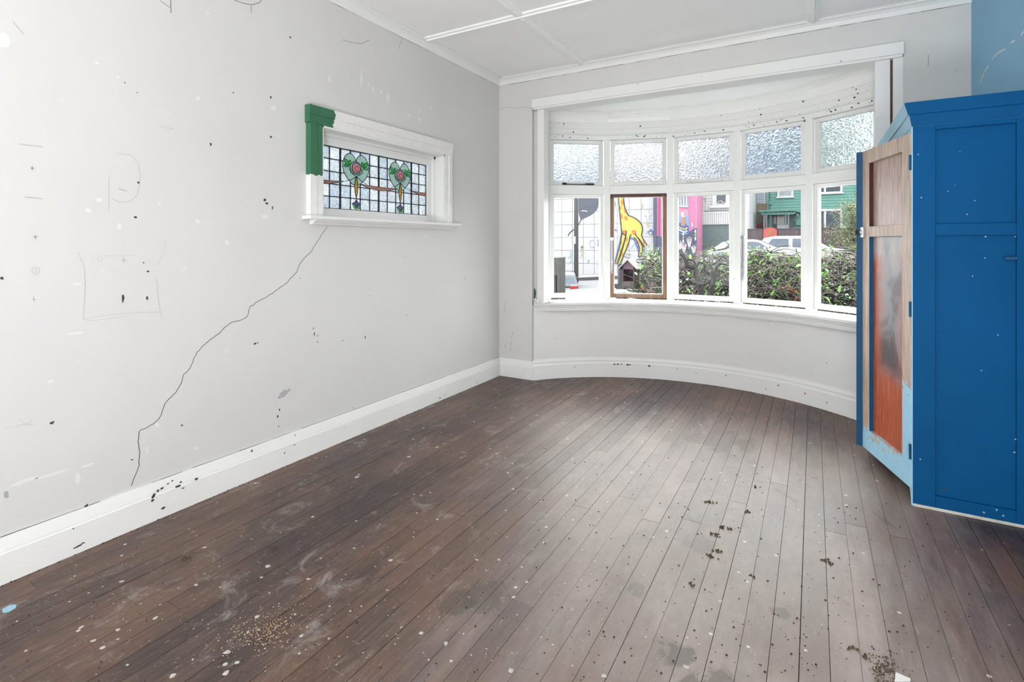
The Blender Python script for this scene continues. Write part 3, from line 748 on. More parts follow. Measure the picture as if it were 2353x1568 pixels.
q.build('chip', M_CHIP, [o for o in COL.objects if o.name == 'baseboard_left'][0], label='dark chips in the paint', kind='stuff')
# specks and flaked paint on the bay fascia and skirting
q = MB(); rs = random.Random(21)
for i in range(5):
    a, b, d, n = facet(i); dens = (16, 16, 14, 26, 30)[i]
    for k in range(dens):
        u = rs.uniform(0.02, FL - 0.02); z = rs.choice((rs.uniform(2.31, 2.42), rs.uniform(2.266, 2.30), rs.gauss(2.29, 0.015)))
        r = rs.choice((.002, .003, .004, .007)); w = 0.0192 if z > 2.305 else 0.0068
        c = a + d * u + n * w; P = []
        for j in range(7):
            t_ = 2 * PI * j / 7; s = rs.uniform(.5, 1.2); P.append(Vector((c.x + d.x * math.cos(t_) * r * 1.4 * s, c.y + d.y * math.cos(t_) * r * 1.4 * s, z + math.sin(t_) * r * s)))
        q.add(P, [tuple(range(7))])
q.build('fly_speck', M_CHIP, frame, label='dark specks and flakes', kind='stuff')
q = MB()
for px, z, r in [(1412, .12, .008), (1420, .122, .008), (1428, .124, .006), (1442, .119, .009), (1448, .121, .007), (1492, .118, .009), (1600, .09, .004), (1668, .105, .005), (1788, .10, .007), (1850, .085, .006), (1320, .10, .004), (1556, .112, .004), (1760, .05, .004), (1900, .06, .005), (1470, .07, .003)]:
    r_ = ray(px, 700); o_ = Vector((CAM.x, CAM.y)) - BC; dd = Vector((r_.x, r_.y)); A = dd.dot(dd); B = 2 * o_.dot(dd); Cq = o_.dot(o_) - 1.672 ** 2
    t_ = (-B + math.sqrt(B * B - 4 * A * Cq)) / (2 * A); p = Vector((CAM.x, CAM.y)) + dd * t_; rd = (p - BC).normalized(); tg = Vector((rd.y, -rd.x))
    P = [Vector((p.x + tg.x * math.cos(k * .7) * r * 1.5 * rs.uniform(.5, 1.2), p.y + tg.y * math.cos(k * .7) * r * 1.5, z + math.sin(k * .7) * r * rs.uniform(.5, 1.1))) for k in range(9)]
    q.add(P, [tuple(range(9))])
q.build('chip', M_CHIP, [o for o in COL.objects if o.name == 'baseboard_bay'][0], label='dark chips in the paint', kind='stuff')
# white cracks on the pale blue wall
q = MB()
def onright(px, py): v = atx(px, py, RX); return Vector((RX - 0.0008, v.y, v.z))
for pts in ([(2253, 190), (2262, 166), (2272, 150)], [(2279, 138), (2290, 124), (2310, 112)], [(2323, 99), (2333, 92)], [(2346, 82), (2353, 72), (2362, 66)]):
    P = [onright(*p) for p in pts]
    for a, b in zip(P[:-1], P[1:]):
        n = Vector((0, -(b - a).z, (b - a).y)).normalized() * rs.uniform(.004, .008); q.add([a - n, b - n * .6, b + n, a + n * .5], [(0, 1, 2, 3)])
q.build('crack', M_PLASTER, wall_right, label='white flaked crack')

# hairline gaps where trim has pulled away from the plaster
def dashes(mb, a, b, nrm, w0=.0005, w1=.0014, keep=.72, step=.05):
    a, b = Vector(a), Vector(b); L = (b - a).length; d = (b - a) / L; u = Vector(nrm).cross(d).normalized(); t_ = 0.0
    while t_ < L:
        n_ = min(L - t_, rs.uniform(.3, 1.6) * step)
        if rs.random() < keep:
            w = rs.uniform(w0, w1); p, q_ = a + d * t_, a + d * (t_ + n_); mb.add([p - u * w, q_ - u * w * .6, q_ + u * w * .6, p + u * w], [(0, 1, 2, 3)])
        t_ += n_
q = MB(); dashes(q, (.02, YB - .0007, ZC - .0632), (RX - .02, YB - .0007, ZC - .0632), (0, -1, 0), keep=.75); dashes(q, (.366, YB - .0007, 2.5675), (3.1, YB - .0007, 2.5675), (0, -1, 0), keep=.6)
for pts in ([(1163, 694), (1160, 705), (1158, 718)], [(1179, 763), (1175, 778)], [(1174, 785), (1174, 800), (1171, 806)], [(1163, 790), (1160, 800)], [(1150, 660), (1152, 668)], [(2133, 126), (2134, 142), (2132, 152)], [(2196, 160), (2200, 166)]):
    P = [at(x, y, YB - .0007) for x, y in pts]
    for a_, b_ in zip(P[:-1], P[1:]): dashes(q, a_, b_, (0, -1, 0), .0008, .0016, .9, .02)
for pts in ([(1148, 252), (1170, 246), (1190, 250), (1205, 245), (1222, 249)],):
    P = [at(x, y, YB - .0007) for x, y in pts]
    for a_, b_ in zip(P[:-1], P[1:]): dashes(q, a_, b_, (0, -1, 0), .0006, .0012, 1, .02)
q.build('crack', M_CRACK, wall_back, label='broken hairline cracks along the trim', kind='stuff')
q = MB(); dashes(q, (.0007, .5, .1688), (.0007, YB, .1688), (1, 0, 0), .0006, .0018, .8, .08); dashes(q, (.0007, YR, ZC - .063), (.0007, YB, ZC - .063), (1, 0, 0), .0004, .001, .5)
q.build('crack', M_CRACK, wall_left, label='broken hairline gap above the skirting', kind='stuff')

# small things by the sill
M_OLDGREEN = flat('old_green_paint', (48, 92, 72), 0.5, 0.3, 30)
P = [(1228, 688), (1226, 676), (1227, 668), (1229, 662), (1231, 668), (1232, 676), (1230, 684), (1230, 690)]
MB().prism([at(x, y, YB + 0.0385) for x, y in P], (0, -0.003, 0)).build('paint_patch', M_OLDGREEN, pl, label='flaked patch of old green paint')
cb = root('latch_block', (0.405, YB - 0.010, 0.708), 'small white plastic latch block at the corner end of the sill', 'latch')
p0 = Vector((0.385, 4.232, 0.708))
MB().box(p0.x, p0.y - 0.02, p0.z, p0.x + .05, p0.y + .008, p0.z + .040).build('body', flat('white_plastic', (226, 227, 226), 0.4, 0.02), cb, bevel=0.004)
q = MB(); q.tube([(p0.x + .012, p0.y - .019, .728), (p0.x + .012, p0.y - .0225, .728)], .005, 8); q.tube([(p0.x + .03, p0.y - .019, .738), (p0.x + .03, p0.y - .0222, .738)], .002, 6); q.tube([(p0.x + .03, p0.y - .019, .714), (p0.x + .03, p0.y - .0222, .714)], .002, 6)
q.build('screw', M_LEAD, cb)
tw = MB().tube([(0.44, 4.262, .7105), (0.50, 4.27, .712), (0.53, 4.30, .713), (0.56, 4.31, .719)], .0022, 5); tw.tube([(0.505, 4.27, .713), (0.52, 4.262, .722)], .004, 5)
tag(tw.build('twig', M_BROWNSTRIP), 'dry twig lying on the sill beside the latch block', 'twig')

# ------------------------------------------------------------------ blue cupboard
CX0, CY0, CY1, CH = 3.0, 3.11, YB - 0.006, 1.86
cup = root('cupboard', (3.22, 3.67, 0), 'tall deep blue panelled cupboard in the corner with its doors ajar', 'cupboard')
M_SIDEEDGE = M_LBLUE
m = MB()
XR = RX - 0.002
yA, yB_ = CY0, CY0 + 0.026
m.box(CX0, yA, 0.012, 3.085, yB_, CH); m.box(3.367, yA, 0.012, XR, yB_, CH)
m.box(3.085, yA, 1.785, 3.367, yB_, CH); m.box(3.085, yA, 1.288, 3.367, yB_, 1.342); m.box(3.085, yA, 0.012, 3.367, yB_, 0.068)
sf = m.build('side_frame', M_BLUE, cup, bevel=0.002)
for z0, z1 in ((1.335, 1.792), (0.060, 1.295)):
    MB().box(3.080, yA + 0.014, z0, 3.372, yA + 0.022, z1).build('side_panel', M_BLUE, cup)
MB().box(CX0 + .004, yA - .001, 0.0, XR, yA + .02, 0.013).build('worn_edge', flat('bare_undercoat', (205, 203, 194), 0.7, 0.15, 40), cup)
q = MB()
def onend(px, py): return at(px, py, CY0 + 0.0132)
q.tube([onend(2168, 1127), onend(2168, 1127) + Vector((0, -.0016, 0))], .0055, 10)
q.build('hole', M_CHIP, cup, label='small dark knot hole')
q = MB()
for px, py, r in [(2206, 348, .002), (2194, 426, .002), (2240, 461, .003), (2263, 593, .003), (2178, 440, .003), (2293, 770, .003), (2255, 852, .003), (2235, 635, .003)]:
    c = onend(px, py); q.add([c + Vector((math.cos(k * .9) * r * rs.uniform(.5, 1.2), 0, math.sin(k * .9) * r * rs.uniform(.6, 1.4))) for k in range(7)], [tuple(range(7))])
for px, py, r in [(2265, 544, .003), (2333, 544, .003), (2115, 1056, .003), (2110, 355, .003), (2117, 454, .003), (2333, 1010, .003), (2331, 1040, .004), (2290, 1172, .004), (2305, 1186, .004), (2261, 1178, .004)]:
    c = at(px, py, CY0 - 0.0006); q.add([c + Vector((math.cos(k * .9) * r * 1.3 * rs.uniform(.5, 1.2), 0, math.sin(k * .9) * r * rs.uniform(.6, 1.4))) for k in range(7)], [tuple(range(7))])
q.build('chip', flat('pale_nick', (150, 178, 196), .6), cup, label='pale nicks in the blue paint', kind='stuff')
c0 = at(2312, 592, CY0 + .010)
MB().box(3.328, CY0 - 0.004, 1.178, 3.372, CY0 + 0.014, 1.192).build('catch', M_DBLUE, cup, bevel=0.002)
# carcass behind
m = MB(); m.box(CX0 + .02, CY0 + .024, .075, XR, CY1, .095); m.box(CX0 + .004, CY0 + .01, CH - .02, XR, CY1, CH); m.box(XR - .012, CY0 + .024, .06, XR, CY1, CH); m.box(CX0 + .01, CY1 - .02, 0.012, XR, CY1, CH); m.box(CX0 + .03, CY0 + .03, 1.3, XR, CY1, 1.318)
m.build('carcass', M_DBLUE, cup)
# front face frame
m = MB()
m.box(CX0 - .004, CY0 + .002, .085, CX0 + .016, CY0 + .040, CH); m.box(CX0 - .002, CY1 - .05, .012, CX0 + .016, CY1, CH); m.box(CX0 - .002, CY0 + .03, 1.79, CX0 + .016, CY1, CH); m.box(CX0 - .002, CY0 + .03, .060, CX0 + .016, CY1, .092)
prof = [(CY0 + .002, 0.0), (CY0 + .020, 0.0), (CY0 + .030, .018), (CY0 + .044, .044), (CY0 + .070, .060), (CY0 + .12, .066), (CY0 + .12, .09), (CY0 + .002, .09)]
m.prism([(CX0 - .004, y, z) for y, z in prof], (0.02, 0, 0))
m.build('front_frame', M_LBLUE, cup, bevel=0.001)
q = MB().sweep([(CX0, CY1), (CX0, CY0), (XR, CY0)], [(-0.02, 1.806), (0.004, 1.806), (0.006, 1.812), (0.016, 1.860), (0.022, 1.862), (0.024, 1.872), (0.036, 1.908), (0.036, 1.917), (-0.02, 1.917)])
co = q.build('cornice', M_LBLUE, cup); co.data.materials.append(M_BLUE)
for pg in co.data.polygons:
    if pg.center.y + ORI[cup].y < CY0 + 0.001 and abs(pg.normal.x) < 0.5: pg.material_index = 1
# doors
M_DOORFRAME = zoned('door_bare_wood_and_light_blue', (186, 166, 150), (158, 205, 228),
    lambda nt, q, w: math_(nt, 'LESS_THAN', math_(nt, 'ADD', q[2], math_(nt, 'MULTIPLY', w, 0.35)), math_(nt, 'ADD', 0.19, math_(nt, 'MULTIPLY', math_(nt, 'LESS_THAN', q[1], 3.24), 0.36))), 0.55, True, False)
def ply(name, lower):
    m, nt, b = newmat(name); p = pos(nt); q = sep(nt, p)
    g = noise(nt, p, 26, 6, 0.7, (2.5, 2.5, 0.22), 0.6)
    if not lower:
        c = ramp(nt, g, [(0.3, lin(128, 98, 88)), (0.5, lin(168, 142, 132)), (0.7, lin(196, 178, 170))])
        c = mix(nt, math_(nt, 'MULTIPLY', smooth(nt, noise(nt, p, 6, 4), 0.60, 0.68), 0.5), c, lin(160, 162, 170))
    else:
        c = ramp(nt, g, [(0.3, lin(140, 58, 24)), (0.55, lin(178, 84, 44)), (0.74, lin(214, 140, 100))])
        nz = noise(nt, p, 7, 5, 0.6, (1, 1, 0.6)); nz2 = noise(nt, p, 4.5, 5, 0.6, (1, 1, 0.8), 0.8)
        up = smooth(nt, math_(nt, 'ADD', q[2], math_(nt, 'MULTIPLY', math_(nt, 'SUBTRACT', nz, 0.5), 0.5)), 1.16, 1.27)
        c = mix(nt, up, c, lin(176, 150, 140))
        yc = math_(nt, 'ABSOLUTE', math_(nt, 'SUBTRACT', q[1], 3.36))
        sm = math_(nt, 'MULTIPLY', math_(nt, 'SUBTRACT', 1.0, smooth(nt, math_(nt, 'ADD', yc, math_(nt, 'MULTIPLY', nz, 0.22)), 0.15, 0.30)),
                   smooth(nt, math_(nt, 'ADD', q[2], math_(nt, 'MULTIPLY', nz, 0.25)), 0.62, 0.74))
        gr = ramp(nt, nz2, [(0.36, lin(62, 66, 74)), (0.5, lin(128, 132, 138)), (0.68, lin(166, 160, 158))])
        c = mix(nt, math_(nt, 'MULTIPLY', sm, 0.92), c, gr)
    nt.links.new(c, b.inputs['Base Color']); b.inputs['Roughness'].default_value = 0.45
    bump(nt, b, g, 0.15, 0.002)
    return m
M_PLYU, M_PLYL = ply('sanded_pink_plywood', False), ply('smoke_stained_orange_plywood', True)
def door(h, ang, L, mats, name, label, flip=1):
    """h hinge plan point, ang direction of the leaf in plan; outer face on the left of that direction"""
    d = Vector((math.cos(ang), math.sin(ang))); inn = Vector((d.y, -d.x)) * flip; T = 0.032
    def db(mb, u0, u1, w0, w1, z0, z1):
        o = h + d * u0 + inn * w0
        return mb.obox((o.x, o.y, z0), (d.x * (u1 - u0), d.y * (u1 - u0), 0), (inn.x * (w1 - w0), inn.y * (w1 - w0), 0), (0, 0, z1 - z0))
    z0, z1 = 0.078, 1.781
    m = MB(); db(m, .004, .084, 0, T, z0, z1); db(m, L - .084, L, 0, T, z0, z1); db(m, .084, L - .084, 0, T, z0, .196); db(m, .084, L - .084, 0, T, 1.288, 1.346); db(m, .084, L - .084, 0, T, 1.704, z1)
    D = m.build(name, mats[0], cup, bevel=0.0015, label=label)
    m = MB(); db(m, .080, L - .080, .021, .027, 1.342, 1.708); m.build('panel', mats[1], D)
    m = MB(); db(m, .080, L - .080, .021, .027, .192, 1.292); m.build('panel', mats[2], D)
    m = MB(); db(m, L - .0865, L - .0838, .001, .021, 1.347, 1.703); m.build('bead', mats[3], D)
    m = MB(); db(m, L - .0865, L - .0838, .001, .021, .197, 1.287); m.build('bead', mats[4], D)
    return D, db
M_REDBROWN = flat('dark_red_brown_edge', (70, 34, 26), 0.5, 0.3, 20)
hA = Vector((CX0 - .006, CY0 + .008)); angA = math.atan2(.955, -.295)
D1, db = door(hA, angA, .536, (M_DOORFRAME, M_PLYU, M_PLYL, M_REDBROWN, M_DBLUE), 'door', 'stripped door leaf with plywood panels, nearest the viewer', 1)
for z in (1.638, .936, .254):
    m = MB(); db(m, -.004, .016, -.002, .004, z - .035, z + .035); o = h_ = hA
    m.tube([(hA.x - .004, hA.y - .001, z - .036), (hA.x - .004, hA.y - .001, z + .036)], .005, 8); m.build('hinge', M_DBLUE, D1)
m = MB(); db(m, .50, .545, -.012, .002, 1.285, 1.345); db(m, .515, .560, -.016, -.004, 1.305, 1.325); m.build('latch', M_STEEL, D1, bevel=0.002)
hB = Vector((CX0 - .006, CY1 - .035)); eB = Vector((2.806, 3.640)); vB = eB - hB
D2, db2 = door(hB, math.atan2(vB.y, vB.x), vB.length, (M_DBLUE,) * 5, 'door', 'dark blue door leaf seen edge on', -1)
m = MB(); db2(m, vB.length - .03, vB.length + .006, -.004, .010, 1.30, 1.33); m.build('latch', M_LEAD, D2)

# ================================================================== litter on the floor
def onfloor(px, py, d=0.0008): v = atz(px, py, 0.0); return Vector((v.x, v.y, d))
M_FLECK = flat('white_paint_fleck', (188, 183, 176), 0.7, 0.08, 60)
M_CRUMB = flat('dark_dirt_crumb', (58, 48, 40), 0.95, 0.4, 90)
M_STRAW = flat('pale_sawdust', (186, 162, 130), 0.9, 0.3, 90)
def inroom(p): return 0.05 < p.x < 3.3 and -0.2 < p.y < (BC.y + math.sqrt(max(0.01, 1.66 ** 2 - (p.x - BC.x) ** 2)) if 0.45 < p.x < 2.9 else 4.2) and not (p.x > 2.95 and p.y > 3.0)
rf = random.Random(31)
def disc(mb, p, r, ry, ang, h, n=8):
    """low irregular drop: rim on the floor, raised middle"""
    ca, sa = math.cos(ang), math.sin(ang); P = []
    for k in range(n):
        a = 2 * PI * k / n; s = rf.uniform(.75, 1.15); x, y = math.cos(a) * r * s, math.sin(a) * ry * s
        P.append(Vector((p.x + x * ca - y * sa, p.y + x * sa + y * ca, 0.0003)))
    P.append(Vector((p.x, p.y, h))); mb.add(P, [(k, (k + 1) % n, n) for k in range(n)])
q = MB()
for k in range(520):
    px = rf.triangular(0, 2300, 500); py = rf.triangular(880, 1568, 1440)
    p = onfloor(px, py)
    if not inroom(p): continue
    if p.x > 1.9 and rf.random() < .6: continue
    r = rf.choice((.0012, .0015, .002, .0025, .003, .0045)); disc(q, p, r, r * rf.uniform(.6, 1), rf.uniform(0, PI), .0012)
for px, py, r in [(279, 1337, .009), (357, 1421, .009), (214, 1473, .009), (521, 1500, .011), (519, 1547, .011), (397, 1553, .010), (545, 1523, .008), (692, 1462, .008), (591, 1418, .010), (615, 1302, .012), (450, 1345, .008), (737, 1284, .006), (271, 1448, .008), (187, 1442, .008), (180, 1450, .008),
    (1210, 1338, .008), (1180, 1373, .008), (1174, 1542, .010), (1338, 1265, .007), (1388, 1554, .009), (1577, 1533, .010), (1655, 1382, .009), (1578, 1466, .006), (1147, 1287, .008), (1096, 1287, .008), (1025, 1479, .008), (898, 1288, .010), (952, 1137, .006), (968, 1139, .007), (1020, 1020, .008), (1005, 1028, .012), (950, 1010, .010), (820, 1097, .014), (940, 1050, .014), (890, 1357, .005)]:
    disc(q, onfloor(px, py), r, r * .8, rf.uniform(0, PI), .0016, 10)
tag(q.build('paint_flecks', M_FLECK), 'white paint flecks and drips spattered over the floorboards', None, None, 'stuff')
def lump(mb, p, r, flat_=0.7):
    n = 6; rings = [(0.0, 1.0), (.55, .85), (.95, .25)]; o = len(mb.v)
    for h, w in rings:
        for k in range(n):
            a = 2 * PI * k / n + h; s = rf.uniform(.7, 1.2); mb.v.append(Vector((p.x + math.cos(a) * r * w * s, p.y + math.sin(a) * r * w * s, p.z + h * r * flat_ * 1.4)))
    for i in range(2):
        for k in range(n): mb.f.append((o + i * n + k, o + i * n + (k + 1) % n, o + (i + 1) * n + (k + 1) % n, o + (i + 1) * n + k))
    mb.f.append(tuple(o + 2 * n + k for k in range(n)))
q = MB()
for k in range(560):
    px = rf.gauss(1720, 330); py = rf.uniform(930, 1568); p = onfloor(px, py, 0)
    if inroom(p): lump(q, p, rf.choice((.0012, .0016, .002, .0026, .0036)))
for k in range(240):
    px = rf.uniform(0, 1200); py = rf.uniform(900, 1568); p = onfloor(px, py, 0)
    if inroom(p): lump(q, p, rf.choice((.0012, .0018, .0025)))
for k in range(260):   # grit swept along the skirting
    y = rf.uniform(0.6, 4.2); lump(q, Vector((0.024 + abs(rf.gauss(0, .006)), y, 0)), rf.uniform(.001, .0035))
for k in range(200):
    a = rf.uniform(A0 + .05, -A0 - .05); R = 1.672 - abs(rf.gauss(0, .006)); lump(q, Vector((BC.x + R * math.sin(a), BC.y + R * math.cos(a), 0)), rf.uniform(.001, .0035))
tag(q.build('dirt_crumbs', M_CRUMB), 'dark crumbs of dirt and grit scattered over the floorboards', None, None, 'stuff')
q = MB()
for k in range(420):
    px = rf.gauss(610, 42); py = rf.gauss(1448, 26); p = onfloor(px + (1448 - py) * .8, py, 0)
    lump(q, p, rf.choice((.0012, .0016, .0022)))
tag(q.build('sawdust', M_STRAW), 'pale sprinkle of sawdust crumbs on the brown boards at the left', None, None, 'stuff')
M_DROP = flat('dried_clod', (88, 76, 58), 0.95, 0.45, 120)
CL = [(1632, 1156, 16, .011, 'crumbly dirt clod farthest from the viewer in the middle of the floor'), (1719, 1177, 8, .007, 'small compact dirt clod right of the farthest one, mid floor'), (1660, 1213, 12, .009, 'dirt clod at the back of the central cluster on the floor'),
      (1643, 1230, 18, .012, 'widest dirt clod in the middle of the central cluster'), (1679, 1217, 6, .005, 'tiny dirt clod at the right of the central cluster'), (1645, 1267, 13, .009, 'dirt clod just below the central cluster, the farther of a pair'), (1631, 1279, 15, .010, 'dirt clod below the central cluster, the nearer of a pair'),
      (1738, 1120, 7, .009, 'flat dark shred of dirt nearest the bay, right of centre'), (1730, 1326, 6, .007, 'dirt clod lying beside a dark stain right of centre'), (1590, 1343, 7, .006, 'lone dirt clod left of the central cluster, towards the viewer'), (1902, 1291, 14, .012, 'loose dirt clod on the boards towards the cupboard'),
      (1960, 1490, 9, .009, 'dark dirt clod near the viewer, above the paper scrap'), (1986, 1508, 6, .005, 'small round dirt clod between the dark one and the paper scrap'), (430, 1284, 16, .013, 'pale crumbly clod on the dark boards near the left wall'), (630, 1260, 8, .012, 'flaky crumb pile on the dark boards below the leaded window')]
for px, py, n, sp, lab in CL:
    c = onfloor(px, py, 0); q = MB(); r0 = root('dirt_clod', c, lab, 'dirt clod', 'dried dirt clods on the floor')
    for k in range(n): lump(q, c + Vector((rf.gauss(0, sp), rf.gauss(0, sp * .8), 0)), rf.uniform(.0022, .005), 1.0)
    q.build('crumbs', M_DROP, r0)
q = MB()
for k in range(160): lump(q, onfloor(rf.gauss(2030, 16), rf.gauss(1540, 20), 0), rf.choice((.0014, .002, .003)))
tag(q.build('chaff', M_DROP), 'patch of loose chaff on the boards in front of the cupboard', None, None, 'stuff')
P = [onfloor(*p) for p in [(5, 1402), (22, 1393), (38, 1391), (36, 1399), (20, 1408), (6, 1410)]]
tag(MB().prism(P, (0, 0, .0015)).build('paint_flake', flat('blue_flake', (150, 192, 214), .6, .05)), 'light blue paint flake on the floor at the far left', 'paint flake')
P = [onfloor(*p) for p in [(2058, 1547), (2092, 1562), (2092, 1568), (2056, 1568)]]
tag(MB().prism(P, (0, 0, .002)).build('paper_scrap', flat('white_paper', (232, 231, 228), .7, .02)), 'torn scrap of white paper on the floorboards', 'paper scrap')

# ================================================================== OUTSIDE
DAY = 0.200            # albedo of everything out of doors relative to its look in the photograph
def day(r, g, b): return tuple(v * DAY for v in lin(r, g, b)[:3]) + (1,)
# ground: garden, road falling away to the left, footpath on the far side
def gz(x, y):
    s = max(-30, min(14, x)); road = -0.15 + 0.075 * (s - 1.0)
    f = min(1, max(0, (y - 9.0) / 5.0)); f = f * f * (3 - 2 * f)
    return -0.45 * (1 - f) + road * f
def sheet(name, x0, x1, y0, y1, dz, mat, label, nx=40, ny=16):
    m = MB()
    for i in range(nx + 1):
        for j in range(ny + 1):
            x = x0 + (x1 - x0) * i / nx; y = y0 + (y1 - y0) * j / ny; m.v.append(Vector((x, y, gz(x, y) + dz)))
    for i in range(nx):
        for j in range(ny): a = i * (ny + 1) + j; m.f.append((a, a + ny + 1, a + ny + 2, a + 1))
    return tag(m.build(name, mat), label, None, None, 'structure')
M_SOIL = flat('dark_garden_soil', day(74, 68, 60), 0.95, 0.45, 9)
M_ROAD = flat('pale_asphalt', day(160, 160, 164), 0.9, 0.08, 14)
M_PATH = flat('concrete_path', day(196, 197, 200), 0.9, 0.08, 6)
sheet('ground', -60, 60, 5.0, 11, 0, M_SOIL, 'dark garden soil outside the bay window', 50, 8)
sheet('road', -60, 60, 11, 28.3, 0, M_ROAD, 'pale grey asphalt road beyond the hedge', 60, 20)
sheet('footpath', -60, 60, 28.3, 60, 0.18, M_PATH, 'concrete footpath below the painted wall', 60, 8)
m = MB(); xs = [-60 + k * 2 for k in range(61)]
for a, c in zip(xs[:-1], xs[1:]): m.add([(a, 28.28, gz(a, 28.3) - .02), (c, 28.28, gz(c, 28.3) - .02), (c, 28.28, gz(c, 28.3) + .19), (a, 28.28, gz(a, 28.3) + .19)], [(0, 1, 2, 3)])
tag(m.build('kerb', flat('dark_kerb', day(96, 98, 102), .9)), 'dark kerb face along the far footpath', None, None, 'structure')

OUT = {}
def om(name, rgb, rough=.7, var=.06, **k):
    c = lin(*rgb); return flat(name, tuple(v * DAY for v in c[:3]) + (1,), rough, var, **k)
# ------------------------------------------------------------------ painted wall
YM = 34.0
M_MW = om('white_mural_wall', (240, 239, 244), .6, .02)
M_BLK = om('black_mural_line', (34, 34, 40)); M_YEL = om('giraffe_yellow', (250, 232, 92), .6, .04); M_ORA = om('giraffe_orange', (236, 150, 56)); M_BLU = om('mural_blue', (92, 124, 206)); M_GRN = om('mural_green', (96, 200, 130)); M_BAL = om('balloon_slate', (84, 90, 110), .6, .3, scale=9); M_SKY = om('mural_pale_blue', (190, 228, 240)); M_LIME = om('mural_lime', (222, 224, 150)); M_WHT = om('mural_white', (250, 250, 252), .6, .01)
c0 = at(1240, 630, YM); c1 = at(1502, 600, YM); zt = at(1400, 412, YM).z
mw = root('painted_wall', (c1.x - 3, YM, gz(c1.x - 3, YM)), 'white panelled wall across the road painted with a yellow giraffe', 'painted wall')
MB().box(c0.x, YM + .03, -3.2, c1.x, YM + .5, zt).build('backing', om('panel_joint_grey', (196, 196, 204)), mw)
pw = (c1.x - at(1473.5, 560, YM).x); ph = at(1446, 482.5, YM).z - at(1446, 513.8, YM).z; zb = at(1446, 513.8, YM).z
n_c = int((c1.x - c0.x) / pw) + 1; pm = None
for i in range(n_c):
    for j in range(-4, 5):
        z0 = zb + j * ph
        if z0 > zt - .1 or z0 < -2.2: continue
        if pm is None:
            o = MB().box(.012, -.03, .012, pw - .012, .04, ph - .012).build('panel', M_MW); pm = o.data; bpy.data.objects.remove(o)
        o = bpy.data.objects.new('panel', pm); COL.objects.link(o); o.parent = mw; o.location = Vector((c1.x - (i + 1) * pw, YM, z0)) - ORI[mw]
W1 = lambda u, v: (1265 + u * .15625, 445 + v * .15625)
W2 = lambda u, v: (1400 + u * .15625, 445 + v * .15625)
W3 = lambda u, v: (1548 + u * .0829, 440 + v * .0829)
W4 = lambda u, v: (1700 + u * .0989, 425 + v * .0989)
W5 = lambda u, v: (1870 + u * .1817, 415 + v * .1817)
def pic(name, parent, f, pts, mat, y, th=.02, smooth_=0, label=None):
    P = [at(*f(u, v), y) for u, v in pts]
    if smooth_:
        P = [p for p in bezier(P + [P[0]], smooth_)][:-1]
    return MB().prism(P, (0, th, 0)).build(name, mat, parent, label=label)
def line(name, parent, f, pts, mat, y, r=.03, per=5):
    P = bezier([at(*f(u, v), y) for u, v in pts], per) if per else [at(*f(u, v), y) for u, v in pts]
    m = MB()
    for a, b in zip(P[:-1], P[1:]):
        d = b - a; n = Vector((-d.z, 0, d.x)).normalized() * r; m.prism([a - n, b - n, b + n, a + n], (0, .012, 0))
    return m.build(name, mat, parent)
g = YM - .05
shapes = [('blue_shade', [(178, 545), (196, 570), (170, 720), (120, 900), (84, 1005), (74, 1000), (110, 850), (150, 690)], M_BLU), ('blue_shade', [(232, 620), (250, 640), (215, 800), (150, 1010), (118, 1015), (165, 880), (205, 760)], M_BLU),
          ('blue_shade', [(300, 640), (370, 660), (420, 770), (450, 830), (430, 900), (415, 840), (360, 690), (310, 668)], M_BLU), ('blue_shade', [(440, 690), (520, 790), (510, 810), (455, 740)], M_BLU), ('green_shade', [(160, 900), (175, 910), (140, 1030), (115, 1030)], M_GRN)]
for n_, pts, mt in shapes: pic(n_, mw, W2, pts, mt, g + .006)
body = [(132, 40), (203, 40), (210, 110), (222, 180), (242, 240), (268, 300), (290, 326), (345, 345), (410, 385), (455, 430), (480, 475), (487, 540), (475, 620), (510, 690), (560, 765), (530, 790), (480, 720), (440, 670), (420, 650), (468, 735), (492, 830), (460, 940), (425, 935), (440, 850), (440, 790), (400, 690), (360, 645), (300, 632), (290, 705), (258, 795), (222, 880), (190, 955), (160, 1035), (124, 1035), (170, 890), (215, 740), (246, 612), (190, 575), (168, 430), (150, 250), (138, 130)]
pic('giraffe', mw, W2, body, M_YEL, g, label='yellow painted giraffe')
pic('giraffe_leg', mw, W2, [(186, 572), (240, 612), (225, 690), (190, 800), (150, 920), (108, 1035), (80, 1035), (120, 900), (160, 740)], M_YEL, g - .001)
for pts in ([(168, 95), (190, 85), (205, 120), (200, 165), (178, 160)], [(150, 190), (172, 185), (176, 225), (154, 235)], [(212, 230), (228, 228), (252, 290), (238, 290), (218, 262)], [(156, 300), (178, 292), (192, 330), (184, 372), (164, 370)], [(222, 335), (255, 330), (268, 372), (262, 398), (240, 385), (222, 380)],
            [(192, 538), (230, 545), (250, 580), (250, 608), (205, 580)], [(328, 550), (365, 535), (398, 560), (380, 610), (350, 600), (335, 580)], [(170, 680), (188, 700), (170, 755), (155, 750)], [(250, 645), (270, 650), (258, 700), (244, 700)], [(262, 735), (278, 740), (260, 800), (246, 800)], [(398, 690), (425, 695), (440, 735), (425, 740), (405, 720)], [(488, 680), (510, 700), (525, 745), (500, 740)], [(160, 815), (172, 820), (158, 855), (150, 850)], [(190, 870), (205, 875), (192, 920), (180, 915)], [(110, 900), (130, 890), (120, 930)], [(468, 810), (482, 815), (478, 835)]):
    pic('spot', mw, W2, pts, M_ORA, g - .012, smooth_=3)
